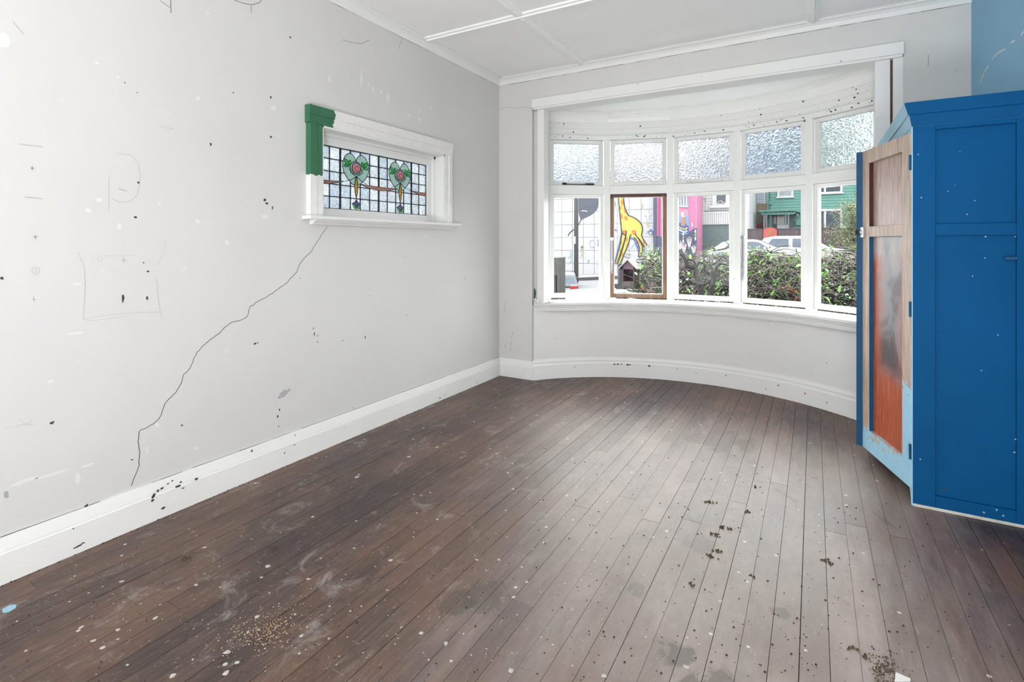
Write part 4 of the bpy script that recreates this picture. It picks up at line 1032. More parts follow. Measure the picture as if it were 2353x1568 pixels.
for pts in ([(132, 40), (138, 130), (150, 250), (168, 430), (188, 575), (246, 614)], [(203, 40), (222, 180), (242, 240), (268, 300), (290, 326), (345, 345), (410, 385), (455, 430), (480, 475), (487, 540), (475, 620), (510, 690), (556, 760)], [(246, 540), (246, 612), (215, 740), (170, 890), (124, 1035)], [(300, 632), (290, 705), (258, 795), (222, 880), (160, 1035)], [(320, 600), (302, 636)], [(240, 614), (225, 690), (190, 800), (150, 920), (108, 1035)], [(186, 572), (160, 740), (120, 900), (80, 1035)], [(376, 585), (410, 640), (440, 670), (480, 730), (520, 785)], [(420, 650), (468, 735), (490, 825), (462, 930)], [(360, 645), (400, 690), (440, 790), (440, 850), (425, 930)]):
    line('outline', mw, W2, pts, M_BLK, g - .016, .035)
pic('cross', mw, W2, [(545, 240), (578, 240), (578, 290), (618, 285), (622, 315), (582, 322), (590, 385), (562, 388), (555, 328), (515, 330), (518, 300), (548, 296)], M_WHT, g - .01); pic('cross_shade', mw, W2, [(538, 235), (570, 235), (572, 285), (612, 280), (616, 322), (580, 330), (584, 385), (556, 390), (548, 334), (510, 336), (512, 296), (542, 290)], M_SKY, g - .004)
pic('petal', mw, W2, [(548, 400), (560, 420), (580, 495), (560, 490), (545, 450)], M_LIME, g - .005); pic('petal', mw, W2, [(470, 160), (495, 155), (492, 200), (475, 230)], M_LIME, g - .005); pic('petal', mw, W2, [(540, 560), (560, 545), (556, 590), (530, 592)], M_LIME, g - .005); pic('petal', mw, W2, [(612, 610), (640, 600), (648, 655), (625, 645)], M_LIME, g - .005)
pic('flower', mw, W2, [(570, 560), (610, 520), (650, 560), (640, 610), (600, 612), (575, 590)], M_BLU, g - .006); pic('flower_centre', mw, W2, [(590, 565), (625, 565), (620, 600), (592, 598)], M_WHT, g - .014); pic('blue_mark', mw, W2, [(78, 525), (100, 528), (112, 550), (100, 552), (80, 540)], om('mural_navy', (72, 88, 140)), g - .005)
line('stroke', mw, W2, [(310, 810), (370, 740)], M_SKY, g - .005, .03, 0); line('stroke', mw, W2, [(240, 895), (320, 898)], M_BLK, g - .005, .012, 0); line('stroke', mw, W2, [(70, 110), (88, 140), (84, 180), (70, 205)], om('mural_olive', (150, 160, 130)), g - .005, .025)
pic('balloon', mw, W1, [(440, 20), (415, 60), (412, 200), (415, 290), (445, 380), (480, 370), (600, 312), (680, 235), (708, 150), (700, 50), (660, -20), (560, -60), (490, -40)], M_BAL, g, smooth_=4, label='dark grey painted balloon')
line('highlight', mw, W1, [(455, 262), (490, 252), (545, 268)], M_WHT, g - .03, .03); pic('knot', mw, W1, [(445, 375), (432, 400), (455, 402)], M_BAL, g - .002)
line('string', mw, W1, [(442, 398), (425, 430), (408, 468)], M_BLK, g, .025); line('string', mw, W1, [(345, 530), (300, 560), (275, 590), (258, 622)], M_BLK, g, .035)
line('stick_figure', mw, W1, [(458, 800), (458, 900), (432, 945)], M_LIME, g, .022, 0); line('stick_figure', mw, W1, [(458, 900), (498, 945)], M_LIME, g, .02, 0); line('stick_figure', mw, W1, [(428, 860), (458, 815), (496, 880)], M_LIME, g, .02, 0)
pic('stick_head', mw, W1, [(445, 770), (463, 755), (482, 770), (480, 795), (462, 802), (446, 792)], M_LIME, g); line('smile', mw, W1, [(450, 780), (463, 796), (478, 778)], M_BLK, g - .03, .02)
line('stick_figure', mw, W1, [(300, 900), (300, 980), (268, 1045)], M_SKY, g, .02, 0); line('stick_figure', mw, W1, [(300, 980), (325, 1045)], M_SKY, g, .02, 0); line('stick_figure', mw, W1, [(255, 948), (300, 915), (330, 950)], M_SKY, g, .02, 0); line('stick_head', mw, W1, [(285, 870), (300, 850), (318, 870), (310, 895), (290, 893), (285, 870)], M_SKY, g, .018)
pic('leaf_mark', mw, W1, [(560, 968), (566, 1015), (546, 1018), (552, 985)], M_GRN, g); line('ring', mw, W1, [(570, 735), (590, 690), (630, 690), (650, 735), (630, 785), (590, 785), (570, 735)], om('mural_pale_ring', (226, 226, 232)), g, .04)
pic('butterfly', mw, W1, [(685, 670), (705, 690), (722, 675), (722, 740), (700, 785), (690, 740), (702, 720)], om('mural_slate_blue', (96, 124, 178)), g)

# ------------------------------------------------------------------ power pole, near posts, letterbox
M_POLE = om('weathered_grey_timber', (112, 112, 114), .9, .4, scale=14, stretch=(3, 3, .25))
p = at(1324, 632, 26.0); zg = gz(p.x, 26.0)
pole = root('power_pole', (p.x, 26.0, zg), 'weathered grey timber power pole standing in front of the painted wall', 'power pole')
MB().tube([(p.x, 26, zg), (p.x, 26, zg + 9)], [.125, .10], 12).build('shaft', M_POLE, pole, smooth=True)
MB().box(p.x - .9, 25.92, zg + 8.2, p.x + .9, 26.04, zg + 8.34).build('crossarm', M_POLE, pole)
for dx in (-.8, .8): MB().tube([(p.x + dx, 25.98, zg + 8.34), (p.x + dx, 25.98, zg + 8.5)], [.04, .03], 8).build('insulator', om('brown_glaze', (86, 60, 48), .3), pole)
q = at(1321, 552, 25.87); MB().box(q.x - .04, 25.85, q.z - .2, q.x + .05, 25.90, q.z + .2).build('number_plate', om('pole_plate', (226, 226, 226)), pole)
M_OLDWOOD = om('old_gate_timber', (112, 110, 106), .95, .45, scale=9, stretch=(3, 3, .3)); M_OLDDARK = om('dark_gate_timber', (74, 76, 80), .95, .4, scale=9, stretch=(3, 3, .3))
yp = 7.2; pa_, pb_ = at(1250, 592, yp), at(1299.5, 592, yp + .26); zg = gz(pa_.x, yp)
gp_ = root('gate_post', ((pa_.x + pb_.x) / 2, yp + .1, zg), 'thick weathered timber gate post outside the corner window', 'gate post')
MB().box(pa_.x, yp, zg, pb_.x, yp + .26, pa_.z).build('shaft', M_OLDWOOD, gp_, bevel=.008)
MB().box(pa_.x - .01, yp - .01, pa_.z - .005, pb_.x + .004, yp + .28, pa_.z + .022).build('cap', om('pale_timber_cap', (206, 206, 202)), gp_, bevel=.004)
a_, b_ = at(1254, 632, yp - .03), at(1278, 632, yp - .03); MB().box(a_.x, yp - .035, zg, b_.x, yp + .01, a_.z).build('board', M_OLDDARK, gp_, bevel=.004)
a_, b_ = at(1280, 604, yp - .02), at(1287, 604, yp - .02); MB().box(a_.x, yp - .02, zg, b_.x, yp + .01, a_.z).build('batten', M_OLDWOOD, gp_, bevel=.003)
M_PURP = om('faded_purple_paint', (122, 78, 104), .7, .18, scale=12); M_PURD = om('dark_purple_grey', (84, 76, 88), .8, .2, scale=12); M_ROOFL = om('pale_tin_roof', (214, 218, 206), .6, .1); M_MOSS = om('mossy_timber', (104, 108, 78), .9, .3, scale=14)
yl = 7.35
a_, b_ = at(1416.5, 606, yl), at(1431, 606, yl); zg = gz(a_.x, yl)
lb = root('letterbox', ((a_.x + b_.x) / 2 + .1, yl + .1, zg), 'purple house-shaped wooden letterbox on a post outside the brown sash', 'letterbox')
MB().box(a_.x, yl + .05, zg, b_.x, yl + .17, a_.z).build('post', M_PURD, lb, bevel=.006)
l0, l1 = at(1430, 650, yl).x, at(1457, 650, yl).x; zt_, z_b = at(1440, 612, yl).z, at(1440, 649, yl).z; zlow = at(1440, 662, yl).z; dp = .26
t_ = .012
m = MB(); m.box(l0, yl, z_b, l0 + t_, yl + dp, zt_); m.box(l1 - t_, yl, z_b, l1, yl + dp, zt_); m.box(l0, yl + dp - t_, z_b, l1, yl + dp, zt_); m.box(l0, yl, z_b, l1, yl + dp, z_b + t_)
m.build('box', M_PURP, lb, bevel=.002)
zm = (l0 + l1) / 2; zp = at(1441, 595, yl).z
MB().prism([(l0, yl, zt_ - .045), (l1, yl, zt_ - .045), (l1, yl, zt_), (zm, yl, zp - .01), (l0, yl, zt_)], (0, .014, 0)).build('gable', M_PURP, lb, bevel=.002)
for s_, e in ((l0 - .05, -1), (l1 + .05, 1)):
    MB().prism([(zm, yl - .04, zp), (s_, yl - .04, zt_ - .03), (s_, yl - .04, zt_ - .045), (zm, yl - .04, zp - .018)], (0, dp + .10, 0)).build('roof_slope', M_ROOFL, lb)
MB().box(l0 - .006, yl - .01, zlow, l1 + .004, yl + dp, z_b).build('lower_box', M_MOSS, lb, bevel=.004)
MB().box(l0 + .03, yl - .016, zlow + .02, l1 - .04, yl - .009, z_b - .012).build('flap', M_PURP, lb, bevel=.002)
a2, b2 = at(1460, 660, yl + .3), at(1500, 660, yl + .3); yf = yl + .35
rl = root('low_rail', (a2.x + .3, yf, gz(a2.x, yf)), 'low dark timber rail behind the purple letterbox', 'rail')
MB().box(at(1400, 655, yf).x, yf, at(1460, 655, yf).z - .06, at(1520, 655, yf).x, yf + .05, at(1460, 655, yf).z).build('rail', M_PURD, rl)
for px in (1418, 1512): x_ = at(px, 660, yf).x; MB().box(x_ - .03, yf + .05, gz(x_, yf), x_ + .03, yf + .1, at(1460, 655, yf).z).build('post', M_PURD, rl)
m = MB(); x_ = at(1411, 660, yf - .02).x; m.box(x_ - .05, yf + .4, gz(x_, yf), x_ + .03, yf + .44, at(1411, 652, yf).z)
tag(m.build('marker_stake', om('red_white_stake', (226, 96, 100))), 'red marker stake beside the letterbox post', 'stake')

# ------------------------------------------------------------------ pink building
YP = 33.4
M_PINK = om('pink_wall', (238, 132, 186), .6, .05); M_NAVY = om('navy_mural', (60, 72, 116), .6, .15)
x0, x1 = at(1508, 560, YP).x, at(1601.5, 560, YP).x; zt = at(1560, 412, YP).z
pk = root('pink_building', ((x0 + x1) / 2, YP, gz(x0, YP)), 'pink building with a navy lily mural next to the giraffe wall', 'building')
MB().box(x0, YP, -2, x1, YP + 1.8, zt).build('wall', M_PINK, pk)
MB().box(at(1502.5, 560, YP).x, YP - .06, -2, at(1508.5, 560, YP).x, YP + .1, zt).build('corner_post', M_NAVY, pk)
MB().box(at(1513.6, 560, YP).x, YP - .08, at(1513, 540, YP).z, at(1515.6, 560, YP).x, YP + .02, zt).build('downpipe', om('magenta_pipe', (196, 84, 140)), pk)
nav = [(1508, 543), (1514, 541), (1520, 546), (1528, 541), (1540, 545), (1558, 537), (1570, 538), (1580, 537), (1586, 531), (1592, 527), (1598, 524.5), (1601.5, 523.5), (1601.5, 640), (1508, 640)]
MB().prism([at(a, b, YP - .02) for a, b in nav], (0, .015, 0)).build('navy_band', M_NAVY, pk)
f = lambda a, b: (a, b)
pic('blue_field', pk, f, [(1558.5, 496), (1583, 498), (1583, 537), (1576, 539), (1558.5, 537)], om('mural_light_blue', (150, 188, 228)), YP - .03, .01)
pic('grey_field', pk, f, [(1558.5, 483), (1582, 484), (1583, 498), (1558.5, 496)], om('mural_mauve', (214, 168, 190)), YP - .03, .01)
pic('wave', pk, f, [(1558.5, 515), (1562, 511), (1568, 516), (1575, 514), (1582, 520), (1583, 536), (1558.5, 536)], om('mural_royal', (66, 104, 186)), YP - .045, .01, 0)
pic('bowl', pk, f, [(1564, 513), (1566, 503), (1571, 499), (1575, 505), (1575, 515), (1571, 520), (1566, 519)], om('mural_tan', (206, 148, 128)), YP - .06, .01, 3)
pic('steam', pk, f, [(1566, 500), (1564, 490), (1569, 486), (1573, 493), (1572, 500)], om('mural_cream', (238, 214, 208)), YP - .055, .01, 3)
line('lettering', pk, f, [(1559, 522), (1563, 523), (1566, 526.5), (1570, 525), (1574, 528), (1579, 523)], om('lettering_yellow', (236, 224, 120)), YP - .06, .045, 4)
line('lettering', pk, f, [(1560, 527), (1565, 531), (1570, 532), (1574, 534), (1579, 530)], M_WHT, YP - .06, .04, 4)
pn = MB().prism([at(a, b, YP - .05) for a, b in [(1558.5, 448), (1582, 446), (1582, 477), (1560, 476)]], (0, .05, 0)).build('window', om('painted_window_white', (226, 230, 236)), pk)
for u, w_ in ((1562, 1.2), (1567.5, 1.6), (1574, 1.6), (1580, .8)):
    MB().prism([at(u - w_, 449, YP - .06), at(u + w_, 449, YP - .06), at(u + w_ * .6, 473, YP - .06), at(u - w_ * .6, 473, YP - .06)], (0, .01, 0)).build('streak', om('mauve_streak', (128, 124, 148), .6, .3, scale=20), pn)
M_LILY = om('lily_white', (250, 234, 236)); M_GOLD = om('gold_bead', (196, 188, 118))
for cx, cy in ((1597.8, 540), (1570, 546)):
    pic('bead', pk, f, [(cx - 1.8, cy - 9), (cx, cy - 13), (cx + 1.8, cy - 9), (cx + 1.6, cy - 5), (cx - 1.6, cy - 5)], M_WHT, YP - .05, .01, 3)
    pic('bead', pk, f, [(cx - 2.8, cy), (cx, cy - 3.6), (cx + 2.8, cy), (cx, cy + 3.6)], M_GOLD, YP - .05, .01, 3)
    pic('bead', pk, f, [(cx - 1.8, cy + 6), (cx, cy + 4), (cx + 1.8, cy + 6), (cx + 1.4, cy + 11), (cx, cy + 13), (cx - 1.4, cy + 11)], M_WHT, YP - .05, .01, 3)
for cx, cy, h in ((1584, 560, 20), (1562, 565, 16), (1572, 572, 18), (1594, 574, 14)):
    for dx in (-5, -2, 1.5, 4.5): pic('petal', pk, f, [(cx + dx * .3 - .8, cy + 8), (cx + dx - 1.1, cy - h * .4), (cx + dx * 1.15, cy - h + abs(dx) * 1.2), (cx + dx + 1.1, cy - h * .4), (cx + dx * .3 + .8, cy + 8)], M_LILY, YP - .05 - abs(dx) * .002, .01, 2)
for k in range(6): pic('flower', pk, f, [(1519, 450 + k * 9), (1521.5, 447 + k * 9), (1524, 451 + k * 9), (1521.5, 455 + k * 9)], om('painted_grey_flower', (222, 222, 216)), YP - .04, .01, 2)
pic('plate', pk, f, [(1589, 513), (1592.5, 511), (1593, 520), (1591, 523), (1589, 519)], om('mint_plate', (206, 232, 228)), YP - .04, .01, 2)

# ------------------------------------------------------------------ weatherboard helper
def boards(mb, x0, x1, y, z0, z1, h, face=-1):
    """lapped weatherboards facing -y: each board leans out at its lower edge"""
    z = z0
    while z < z1:
        zz = min(z + h, z1); mb.add([(x0, y - .03, z), (x1, y - .03, z), (x1, y, zz), (x0, y, zz), (x0, y, z), (x1, y, z)], [(0, 1, 2, 3), (0, 4, 5, 1)]); z = zz
def house_window(parent, px0, px1, py0, py1, y, trim, glass, bw=1.8, sill=True, inner=None, name='window'):
    a = at(px0, py0, y); b = at(px1, py1, y); x0, x1 = a.x, b.x; z1, z0 = a.z, at(px0, py1, y).z; k = (x1 - x0) / (px1 - px0) * bw
    m = MB(); m.box(x0, y - .07, z0, x0 + k, y + .05, z1); m.box(x1 - k, y - .07, z0, x1, y + .05, z1); m.box(x0 + k, y - .07, z1 - k, x1 - k, y + .05, z1); m.box(x0 + k, y - .07, z0, x1 - k, y + .05, z0 + k * .7)
    if sill: m.box(x0 - k * .6, y - .13, z0 - k * .5, x1 + k * .6, y + .05, z0 + .02)
    if inner:
        for f_ in inner: xx = x0 + (x1 - x0) * f_; m.box(xx - k * .45, y - .06, z0, xx + k * .45, y + .05, z1)
    w = m.build(name, trim, parent)
    MB().box(x0 + k, y - .055, z0 + k * .7, x1 - k, y - .035, z1 - k).build('pane', glass, w)
    return w
M_HGLASS = flat('dark_house_glass', day(84, 96, 112), .4, .35, 3, spec=.15); M_HGLASS2 = flat('curtained_house_glass', day(158, 168, 180), .3, .2, 5)
M_WH = om('white_weatherboard', (236, 238, 242), .6, .02); M_TRIMW = om('white_house_trim', (248, 248, 248), .5, .01); M_BG = om('blue_grey_weatherboard', (190, 204, 222), .6, .04); M_GW = om('green_weatherboard', (92, 170, 156), .6, .05); M_GD = om('dark_green_timber', (52, 104, 96), .6, .1); M_GR = om('porch_green', (104, 176, 164), .6, .05)

# white house with the garage below
YW = 36.0
x0, x1 = at(1602, 500, YW).x, at(1722, 500, YW).x; zb_, zt = at(1640, 489, YW).z, at(1640, 340, YW).z
wh = root('white_house', ((x0 + x1) / 2, YW, gz(x0, YW)), 'white weatherboard house above a dark green garage door', 'house')
m = MB(); m.box(x0, YW + .02, -1.5, x1, YW + 4.8, zt); m.build('wall', M_WH, wh)
m = MB(); boards(m, x0, x1, YW, zb_, zt, .19); m.build('weatherboards', M_WH, wh, kind='stuff')
MB().prism([(x0 - .5, YW - .6, zt), (x1 + .5, YW - .6, zt), (x1 + .5, YW + 3.5, zt + 1.8), (x0 - .5, YW + 3.5, zt + 1.8)], (0, 0, .12)).build('roof', om('grey_roof', (120, 124, 130)), wh)
w = house_window(wh, 1637, 1678, 430, 474, YW - .02, M_TRIMW, M_HGLASS, 10); 
y_ = YW - .12; a_ = at(1655, 468, y_); MB().tube([(a_.x - .15, y_, a_.z), (a_.x - .1, y_, a_.z + .14), (a_.x + .05, y_, a_.z + .16), (a_.x + .16, y_, a_.z)], .05, 6).build('toy', om('pale_toy', (190, 200, 210)), w)
a_ = at(1661, 467, y_); MB().tube([(a_.x - .05, y_, a_.z), (a_.x + .02, y_, a_.z + .06), (a_.x + .1, y_, a_.z)], .05, 6).build('toy', om('yellow_toy', (226, 190, 90)), w)
house_window(wh, 1606, 1615, 425, 467, YW - .02, M_TRIMW, M_HGLASS, 1.6)
a_, b_ = at(1607.5, 469, YW - .04), at(1613.2, 487, YW - .04); MB().box(a_.x, YW - .05, b_.z, b_.x, YW, a_.z).build('green_panel', om('pale_green_panel', (202, 226, 200)), wh)
for px in (1616.5, 1624): a_ = at(px, 480, YW); MB().box(a_.x - .03, YW - .06, zb_, a_.x + .05, YW, zt).build('corner_board', M_TRIMW, wh)
a_, b_ = at(1615.5, 451, YW - .1), at(1621.5, 456, YW - .1); MB().box(a_.x, YW - .16, b_.z, b_.x, YW, a_.z).build('porch_light', M_WH, wh)
yb2 = YW - .6
a_, b_ = at(1602.5, 489, yb2), at(1677, 517, yb2)
MB().box(a_.x, yb2 + .03, b_.z, b_.x, YW + .02, a_.z).build('balustrade_wall', M_WH, wh)
nbt = 15
for k in range(nbt):
    xx = a_.x + (b_.x - a_.x) * (k + .12) / nbt; MB().box(xx, yb2 - .01, b_.z, xx + (b_.x - a_.x) / nbt * .78, yb2 + .04, a_.z - .05).build('batten', M_TRIMW, wh)
MB().box(a_.x, yb2 - .03, a_.z - .06, b_.x, yb2 + .08, a_.z + .03).build('balustrade_cap', M_TRIMW, wh)
pkx0, pkx1 = at(1618, 485, yb2).x, at(1676, 485, yb2).x; zz0, zz1 = at(1640, 488, yb2).z, at(1640, 483, yb2).z; npk = 20
for k in range(npk):
    xx = pkx0 + (pkx1 - pkx0) * k / npk; wd = (pkx1 - pkx0) / npk
    MB().prism([(xx, yb2 - .02, zz0), (xx + wd * .85, yb2 - .02, zz0), (xx + wd * .85, yb2 - .02, (zz0 + zz1) / 2), (xx + wd * .42, yb2 - .02, zz1), (xx, yb2 - .02, (zz0 + zz1) / 2)], (0, .04, 0)).build('picket', M_GD, wh)
a_, b_ = at(1602.5, 518.5, yb2), at(1675, 560, yb2); MB().box(a_.x, yb2 - .02, -1.2, b_.x, YW, a_.z).build('garage_door', om('garage_green', (58, 100, 104), .5, .05), wh)
MB().box(a_.x, yb2 - .08, a_.z - .02, b_.x, yb2, a_.z + .05).build('garage_lintel', om('dark_lintel', (70, 76, 76)), wh)
a_ = at(1661, 533, yb2 - .03); MB().prism([(a_.x - .14, yb2 - .03, a_.z - .01), (a_.x + .14, yb2 - .03, a_.z - .01), (a_.x + .03, yb2 - .03, a_.z + .05)], (0, .02, 0)).build('emblem', om('grey_emblem', (168, 184, 186)), wh)
a_, b_ = at(1675, 518, yb2), at(1690, 560, yb2); MB().box(a_.x, yb2 - .02, -1.2, b_.x, YW, a_.z + 1).build('pier', M_TRIMW, wh)

# blue-grey house further back
YG = 49.0
x0, x1 = at(1722, 480, YG).x, at(1775, 480, YG).x; zt = at(1740, 350, YG).z
bh = root('blue_grey_house', ((x0 + x1) / 2, YG, gz(x0, YG)), 'pale blue-grey weatherboard house set back behind the green one', 'house')
MB().box(x0, YG + .02, -1, x1, YG + 6, zt).build('wall', M_BG, bh); m = MB(); boards(m, x0, x1, YG, 0, zt, .20); m.build('weatherboards', M_BG, bh, kind='stuff')
MB().prism([(x0 - .4, YG - .4, zt), (x1 + .4, YG - .4, zt), (x1 + .4, YG + 3, zt + 1.6), (x0 - .4, YG + 3, zt + 1.6)], (0, 0, .12)).build('roof', om('grey_roof', (120, 124, 130)), bh)
for px in (1724.5, 1735, 1757): a_ = at(px, 480, YG); MB().box(a_.x - .04, YG - .08, 0, a_.x + (.06 if px != 1724.5 else .3), YG, zt).build('corner_board', M_TRIMW, bh)
yq = 43.0; m_ = om('new_fence_timber', (206, 172, 132), .8, .15)
fr = root('timber_fence', (at(1750, 500, yq).x, yq, gz(at(1750, 500, yq).x, yq)), 'short light brown paling fence beside the green house', 'fence')
for k in range(9):
    a_ = at(1737 + k * 3, 467.5 if k < 20 else 470, yq); b_ = at(1739.6 + k * 3, 490, yq); MB().box(a_.x, yq, -1, b_.x, yq + .03, a_.z).build('paling', m_, fr)
yq = 41.5; m_ = om('mossy_fence_timber', (142, 152, 122), .9, .2)
fr = root('timber_fence', (at(1742, 510, yq).x, yq, gz(at(1742, 510, yq).x, yq)), 'mossy grey-green stepped fence left of the green porch', 'fence')
for k in range(9):
    px = 1729 + k * 2.9; a_ = at(px, 490 - k * .9, yq); b_ = at(px + 2.6, 500, yq); MB().box(a_.x, yq, -1, b_.x, yq + .03, a_.z).build('paling', m_, fr)
yq = 41.0
P = [at(a, b, yq) for a, b in [(1728, 523), (1752, 511), (1757, 511), (1757, 530), (1728, 530)]]
tag(MB().prism(P, (0, .3, 0)).build('red_wall', om('red_brick_wall', (176, 72, 70), .8, .12)), 'small sloping red wall between the fences', 'garden wall')

# green house
YH = 40.0
x0, x1 = at(1762.5, 480, YH).x, at(1976, 480, YH).x; zt = at(1860, 300, YH).z
gh = root('green_house', ((x0 + x1) / 2, YH, gz(x0, YH)), 'green weatherboard house with white windows and a small porch', 'house')
MB().box(x0, YH + .02, -1, x1, YH + 8, zt).build('wall', M_GW, gh)
m = MB(); boards(m, x0, x1, YH, 0, zt, .185); m.build('weatherboards', M_GW, gh, kind='stuff')
MB().prism([(x0 - .5, YH - .6, zt), (x1 + .5, YH - .6, zt), (x1 + .5, YH + 4, zt + 2), (x0 - .5, YH + 4, zt + 2)], (0, 0, .14)).build('roof', om('grey_roof', (120, 124, 130)), gh)
for pa, pb in ((1762.5, 1767.5), (1966, 1976)): MB().box(at(pa, 480, YH).x, YH - .07, 0, at(pb, 480, YH).x, YH, zt).build('corner_board', M_GR, gh)
MB().box(at(1768.2, 480, YH).x, YH - .12, at(1768, 482, YH).z, at(1769.8, 480, YH).x, YH - .03, zt).build('downpipe', M_GD, gh)
a_, b_ = at(1767, 464.5, YH), at(1772.5, 470.5, YH); MB().box(a_.x, YH - .25, b_.z, b_.x, YH, a_.z).build('rainhead', M_GW, gh)
house_window(gh, 1786, 1823, 405, 454, YH, M_TRIMW, M_HGLASS2, 4.6)
house_window(gh, 1862, 1936, 395, 446, YH, M_TRIMW, M_HGLASS, 5.2, inner=(.46,))
house_window(gh, 1862, 1936, 482, 532, YH, M_TRIMW, M_HGLASS, 5.2, inner=(.46,), sill=False)
a_, b_ = at(1829.6, 489, YH), at(1835, 497, YH); MB().box(a_.x, YH - .08, b_.z, b_.x, YH, a_.z).build('house_sign', M_TRIMW, gh)
a_, b_ = at(1828.5, 508, YH), at(1841.5, 518, YH); MB().box(a_.x, YH - .22, b_.z, b_.x, YH, a_.z).build('mailbox', M_GR, gh)
a_, b_ = at(1764.5, 493, YH), at(1825, 530, YH); MB().box(a_.x, YH - .05, -.5, b_.x, YH + .01, a_.z).build('entry', om('entry_dark_teal', (54, 84, 94), .5), gh)
for pa, pb, qa, qb, mt in ((1774.2, 1783, 494, 515, om('entry_glass', (128, 128, 124), .2, .2)), (1785, 1803, 494, 517, om('entry_glass', (128, 128, 124), .2, .2)), (1785.5, 1810, 517.5, 525, M_TRIMW)):
    a_, b_ = at(pa, qa, YH - .08), at(pb, qb, YH - .08); MB().box(a_.x, YH - .09, b_.z, b_.x, YH - .04, a_.z).build('entry_panel', mt, gh)
yr_ = YH - 1.6
P = [at(1743, 488, yr_), at(1745, 483, yr_), at(1822, 481.5, yr_), at(1838, 486, yr_), at(1838, 488, yr_), at(1822, 484.5, yr_), at(1748, 488, yr_)]
pr_ = MB().prism(P, (0, 1.7, 0)).build('porch_roof', M_GW, gh)
for k in range(6): a_ = at(1758 + k * 12, 485, yr_ - .01); MB().box(a_.x, yr_ - .04, a_.z - .14, a_.x + .06, yr_ + 1.5, a_.z + .02).build('rafter', M_GD, pr_)
P = [at(a, b, yr_ + .1) for a, b in [(1747, 488.5), (1828, 487), (1828.5, 490), (1824, 493), (1750, 494.5)]]; MB().prism(P, (0, .15, 0)).build('porch_beam', M_GR, gh)
M_PG = om('porch_post_grey', (140, 146, 160), .6, .05)
for pa, pb in ((1754, 1757.4), (1760, 1763), (1804.5, 1807), (1810.3, 1813.2)): a_, b_ = at(pa, 490, yr_ + .15), at(pb, 490, yr_ + .15); MB().box(a_.x, yr_ + .12, -.6, b_.x, yr_ + .22, a_.z).build('porch_post', M_PG, gh)
a_, b_ = at(1767.5, 494, yr_ + .3), at(1773.6, 494, yr_ + .3); MB().box(a_.x, yr_ + .28, -.6, b_.x, yr_ + .4, a_.z).build('porch_post', M_GD, gh)

# brown fence and red gate
YF = 35.0
M_FB = om('brown_fence_timber', (120, 102, 108), .9, .3, scale=6, stretch=(4, 4, .3), rnd=.16)
fa, fb = at(1712, 526, YF).x, at(1995, 535, YF).x
bf = root('paling_fence', ((fa + fb) / 2, YF, gz((fa + fb) / 2, YF)), 'long brown paling fence in front of the green house', 'fence')
zf = at(1800, 526.5, YF).z; wpl = .13; npl = int((fb - fa) / wpl); gx0, gx1 = at(1754.5, 530, YF).x, at(1785.5, 530, YF).x; pm = None; rr = random.Random(4)
for k in range(npl):
    xx = fa + k * wpl
    if gx0 - .1 < xx < gx1: continue
    if pm is None: o = MB().box(.003, 0, -.6, wpl - .003, .025, 0).build('paling', M_FB); pm = o.data; bpy.data.objects.remove(o)
    o = bpy.data.objects.new('paling', pm); COL.objects.link(o); o.parent = bf; o.location = Vector((xx, YF, zf + rr.uniform(-.015, .015))) - ORI[bf]; o.scale = (1, 1, 3.6)
MB().box(fa, YF - .03, zf - .01, gx0 - .1, YF + .06, zf + .04).build('capping', om('fence_cap', (104, 96, 102)), bf); MB().box(gx1, YF - .03, zf - .01, fb, YF + .06, zf + .04).build('capping', om('fence_cap', (104, 96, 102)), bf)
M_RED = om('red_gate_paint', (240, 96, 84), .6, .06)
rg_ = root('garden_gate', ((gx0 + gx1) / 2, YF - .1, gz(gx0, YF)), 'bright red round-topped garden gate in the brown fence', 'gate')
top = [(1754.5, 528), (1759, 525), (1766, 523.2), (1773, 522.8), (1780, 524.5), (1785, 528.5), (1785.5, 532)]
for k in range(6):
    pa, pb = 1754.5 + k * 5.15, 1754.5 + (k + 1) * 5.15 - .25
    def zz(px):
        for (xa, ya), (xb, yb) in zip(top[:-1], top[1:]):
            if xa <= px <= xb: return ya + (yb - ya) * (px - xa) / (xb - xa)
        return 532
    a1, a2 = at(pa, zz(pa), YF - .1), at(min(pb, 1785.4), zz(min(pb, 1785.4)), YF - .1)
    MB().prism([(a1.x, YF - .1, -1.2), (a2.x, YF - .1, -1.2), a2, a1], (0, .04, 0)).build('board', M_RED, rg_)
for (pa, qa), (pb, qb) in (((1767, 534), (1776, 530.5)), ((1766, 538), (1776, 534)), ((1765, 541), (1775, 538))):
    a1, a2 = at(pa, qa, YF - .12), at(pb, qb, YF - .12); MB().prism([a1, a2, a2 + Vector((0, 0, .05)), a1 + Vector((0, 0, .05))], (0, .01, 0)).build('number_stroke', om('gate_gold', (200, 170, 90)), rg_)

